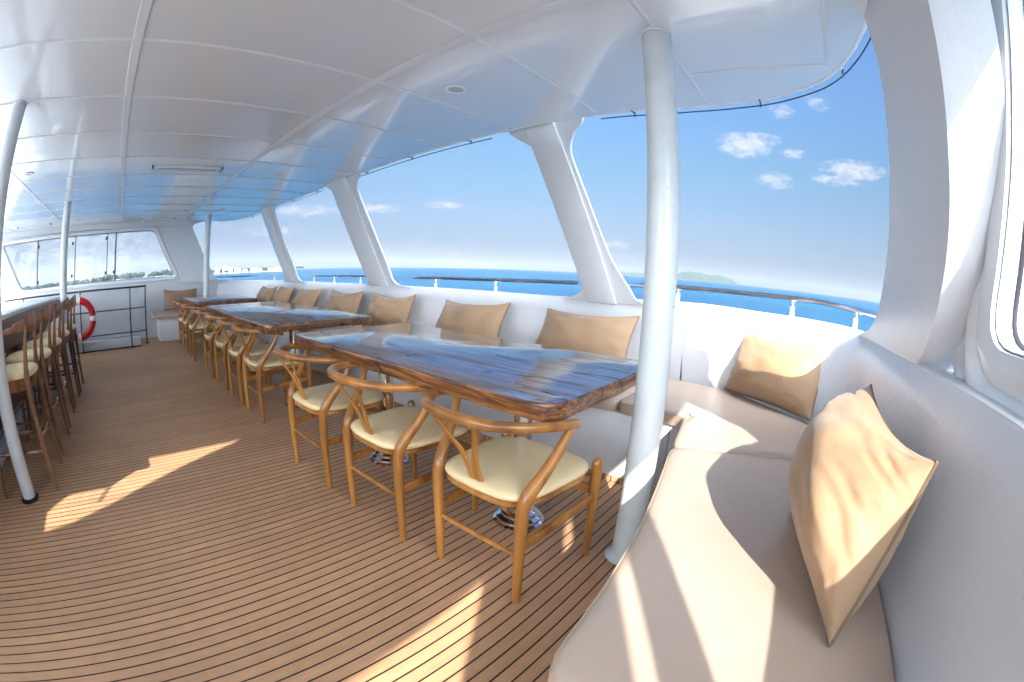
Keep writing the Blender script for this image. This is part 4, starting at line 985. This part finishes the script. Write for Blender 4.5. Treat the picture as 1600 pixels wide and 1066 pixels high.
# ------------------------------------------------------------------ bar stools
def make_stool():
    e = empty('bar_stool')
    for s_ in (1, -1):
        MB().tube(spline([(-.235, .225 * s_, 0), (-.215, .212 * s_, .35), (-.195, .198 * s_, .62), (-.190, .19 * s_, .70), (-.200, .178 * s_, .84), (-.215, .165 * s_, .965)], 4),
                  spl1([.014, .019, .024, .021, .014, .012], 21), n=10).build('leg', walnut, e)
        MB().tube([(.235, .215 * s_, 0), (.205, .195 * s_, .35), (.18, .178 * s_, .66)], [.014, .018, .022], n=10).build('leg', walnut, e)
        MB().tube([(-.222, .215 * s_, .25), (.0, .210 * s_, .255), (.212, .202 * s_, .26)], [.010, .013, .010], n=8).build('stretcher', walnut, e)
    MB().tube([(.205, -.195, .33), (.205, .195, .33)], .011, n=8).build('stretcher', walnut, e)
    MB().loft([[(-.225, y_, .30), (-.205, y_, .30), (-.205, y_, .335), (-.225, y_, .335)] for y_ in (-.205, .205)]).build('footrest', steel, e, bevel=.003)
    # horn shaped backrest
    rl = [(.02, .262, .945), (-.06, .262, .950), (-.14, .235, .960), (-.20, .165, .970), (-.232, .08, .978), (-.24, 0, .982)]
    rl = rl + [(x, -y, z) for x, y, z in rl[-2::-1]]
    hs_ = [.009, .013, .021, .038, .055, .061, .055, .038, .021, .013, .009]
    MB().tube(spline(rl, 4), [(.014, h) for h in spl1(hs_, 41)], n=12, up=(0, 0, 1)).build('backrest', walnut, e)
    def outline(sc_, n_=40):
        P = []
        for k in range(n_):
            a = 2 * pi * k / n_; c_, s2 = cos(a), sin(a); rx = abs(c_) ** .6 * (1 if c_ > 0 else -1); ry = abs(s2) ** .6 * (1 if s2 > 0 else -1)
            P.append(V((.205 * rx + (.02 * (1 - ry * ry) if rx > 0 else -.02 * (1 - ry * ry))) * sc_, ry * lerp(.19, .21, (rx + 1) / 2) * sc_, 0))
        return P
    MB().loft([[p + V(0, 0, z) for p in outline(s_)] for s_, z in ((.98, .672), (1.03, .678), (1.04, .69), (1.02, .704), (.95, .714), (.8, .72), (.5, .723), (.2, .722))]).build('seat', cream, e, angle=60)
    MB().loft([[p + V(0, 0, z) for p in outline(s_)] for s_, z in ((.90, .60), (.96, .63), (1.0, .668), (.97, .671))]).build('seat_frame', walnut, e, angle=50)
    return e
stool0 = make_stool()
ST = ['wooden bar stool right beside the round pole at the left edge', 'second bar stool from the pole at the left edge', 'third bar stool, in the middle of the row of five',
      'fourth bar stool along the bar, before the lifebuoy', 'last bar stool of the row, overlapping the red lifebuoy']
for i, lb in enumerate(ST):
    o = stool0 if i == 0 else dup(stool0)
    o.location = (-1.005, 2.955 + .625 * i, 0); o.rotation_euler = (0, 0, pi + radians((1, -1, .5, -.5, 1)[i])); tag(o, lb, 'bar stool', 'walnut bar stools along the bar')

# ------------------------------------------------------------------ bar counter
e = empty('bar_counter', (-1.45, 4.3, 0)); tag(e, 'white topped bar counter with dark wood front behind the stools', 'bar counter')
inv = Matrix.Translation(-e.location)
MB().box(-1.72, -1.215, 1.9, 6.75, .975, 1.012).build('counter_top', white_smooth, e, bevel=.006).matrix_parent_inverse = inv
MB().box(-1.70, -1.23, 1.95, 6.70, .74, .974).build('apron', panelwood, e, bevel=.003).matrix_parent_inverse = inv
MB().box(-1.66, -1.50, 2.0, 6.65, .10, .739).build('front_panel', panelwood, e).matrix_parent_inverse = inv
MB().box(-1.68, -1.42, 1.95, 6.68, .004, .10).build('plinth', white_smooth, e, bevel=.004).matrix_parent_inverse = inv
for y in (2.35, 3.6, 4.85, 6.1):
    MB().add([(-1.24, y, .739), (-1.50, y, .739), (-1.50, y, .5), (-1.24, y + .04, .739), (-1.50, y + .04, .739), (-1.50, y + .04, .5)], [(0, 1, 2), (5, 4, 3), (0, 3, 4, 1), (1, 4, 5, 2), (2, 5, 3, 0)]).build('support_bracket', white_smooth, e, smooth=False).matrix_parent_inverse = inv
# glossy white worktop behind the bar, lengthened out of view to bounce sunlight
e = empty('side_console', (-3.2, 8.2, 0)); tag(e, 'glossy white worktop beyond the bar, lengthened out of view to bounce sunlight', 'worktop')
inv = Matrix.Translation(-e.location)
MB().box(-4.55, -1.95, -.6, 8.0, .90, .94).build('worktop', mat('worktop_gloss', (.8, .82, .85), rough=.06, coat=.5), e, bevel=.005).matrix_parent_inverse = inv
MB().box(-4.5, -2.0, -.55, 7.95, .004, .899).build('cabinet', white_smooth, e).matrix_parent_inverse = inv

# ------------------------------------------------------------------ stair rail and lifebuoy
e = empty('stair_railing', (-1, 8.1, 0)); tag(e, 'dark steel railing with three rails round the far stairwell', 'railing')
inv = Matrix.Translation(-e.location)
def prt(m_, nm, mt, **k): o = m_.build(nm, mt, e, **k); o.matrix_parent_inverse = inv; return o
for z, a in ((1.015, -2.75), (.66, -1.4), (.265, -1.4)):
    prt(MB().tube([(a, 8.10, z), (.20, 8.10, z), (.33, 8.2, z), (.36, 8.45, z)], .016 if z > 1 else .011, n=8), 'rail', dark_steel)
for x, y, zt_ in ((.02, 8.10, 1.0), (.345, 8.45, 1.01), (-1.02, 8.10, 1.0), (-2.3, 8.10, 1.0)):
    prt(MB().tube([(x, y, .01), (x, y, zt_)], .014, n=8), 'post', dark_steel)
    prt(MB().lathe([(.035, .004), (.035, .012), (.015, .016)], c=(x, y, 0), n=14), 'foot', black)
e = empty('stair_coaming', (-1, 8.4, 0)); tag(e, 'pale low kerb box at the foot of the stair railing', 'kerb')
inv = Matrix.Translation(-e.location)
prt(MB().box(-4.5, .20, 8.14, 8.46, .004, .17), 'kerb', white_smooth, bevel=.01)
prt(MB().box(-4.5, .21, 8.125, 8.139, .004, .02), 'edge_strip', black)
prt(MB().box(-4.5, .20, 8.46, 8.50, .004, .99), 'screen', white_smooth, bevel=.004)

e = empty('lifebuoy', (-1.05, 8.0, .575)); tag(e, 'red lifebuoy ring with white bands hung on the far railing', 'lifebuoy')
MB().torus((0, 0, 0), .30, .062, n=56, m=16).build('ring', red, e)
for a in (0, pi / 2, pi, 3 * pi / 2):
    MB().torus((0, 0, 0), .30, .0645, n=5, m=16, a0=a - .13, a1=a + .13).build('band', buoy_white, e)
pts = [(.385 * cos(a) * (1 - .03 * abs(sin(2 * a))), 0, .385 * sin(a) * (1 - .03 * abs(sin(2 * a)))) for a in [2 * pi * k / 48 for k in range(49)]]
MB().tube(pts, .006, n=6, caps=False).build('grab_line', buoy_white, e)
MB().tube([(0, .02, .36), (0, .06, .45)], .005, n=6).build('hanging_cord', buoy_white, e)

# ------------------------------------------------------------------ ceiling lights
def downlight(x, y, label):
    e = empty('downlight', (x, y, ZC)); tag(e, label, 'ceiling light', 'round recessed ceiling lights')
    MB().lathe([(.062, -.001), (.062, -.006), (.054, -.010), (.046, -.008), (.044, -.002)], n=28).build('bezel', trim, e)
    MB().lathe([(.043, -.001), (.040, -.0045), (.02, -.006)], n=24).build('lens', lamp_lens, e)
downlight(1.585, 1.713, 'round recessed light above the nearest table')
downlight(-1.32, 4.49, 'round recessed light above the bar at the left')
downlight(1.644, 4.563, 'round recessed light above the middle table')
downlight(-1.40, 6.95, 'small distant round light between bar and far window')
downlight(1.684, 7.409, 'small distant round light above the farthest table')
def fitting(x0, x1, y, label):
    e = empty('strip_light', ((x0 + x1) / 2, y, ZC)); tag(e, label, 'ceiling light', 'long ceiling light fittings'); w_ = (x1 - x0) / 2
    MB().box(-w_, w_, -.065, .065, -.022, -.001).build('housing', trim, e, bevel=.006)
    MB().box(-w_ + .05, w_ - .05, -.045, .045, -.026, -.0225).build('diffuser', lamp_lens, e, bevel=.001)
    for s_ in (-1, 1): MB().box(s_ * w_ - .008, s_ * w_ + .008, -.07, .07, -.03, -.001).build('end_cap', dark_steel, e)
fitting(.17, .95, 4.47, 'long strip light in the ceiling centre beyond the first battens')
fitting(-2.58, -1.79, 8.42, 'long strip light near the ceiling far left corner')
fitting(.21, .93, 8.62, 'long strip light close to the top of the far window')
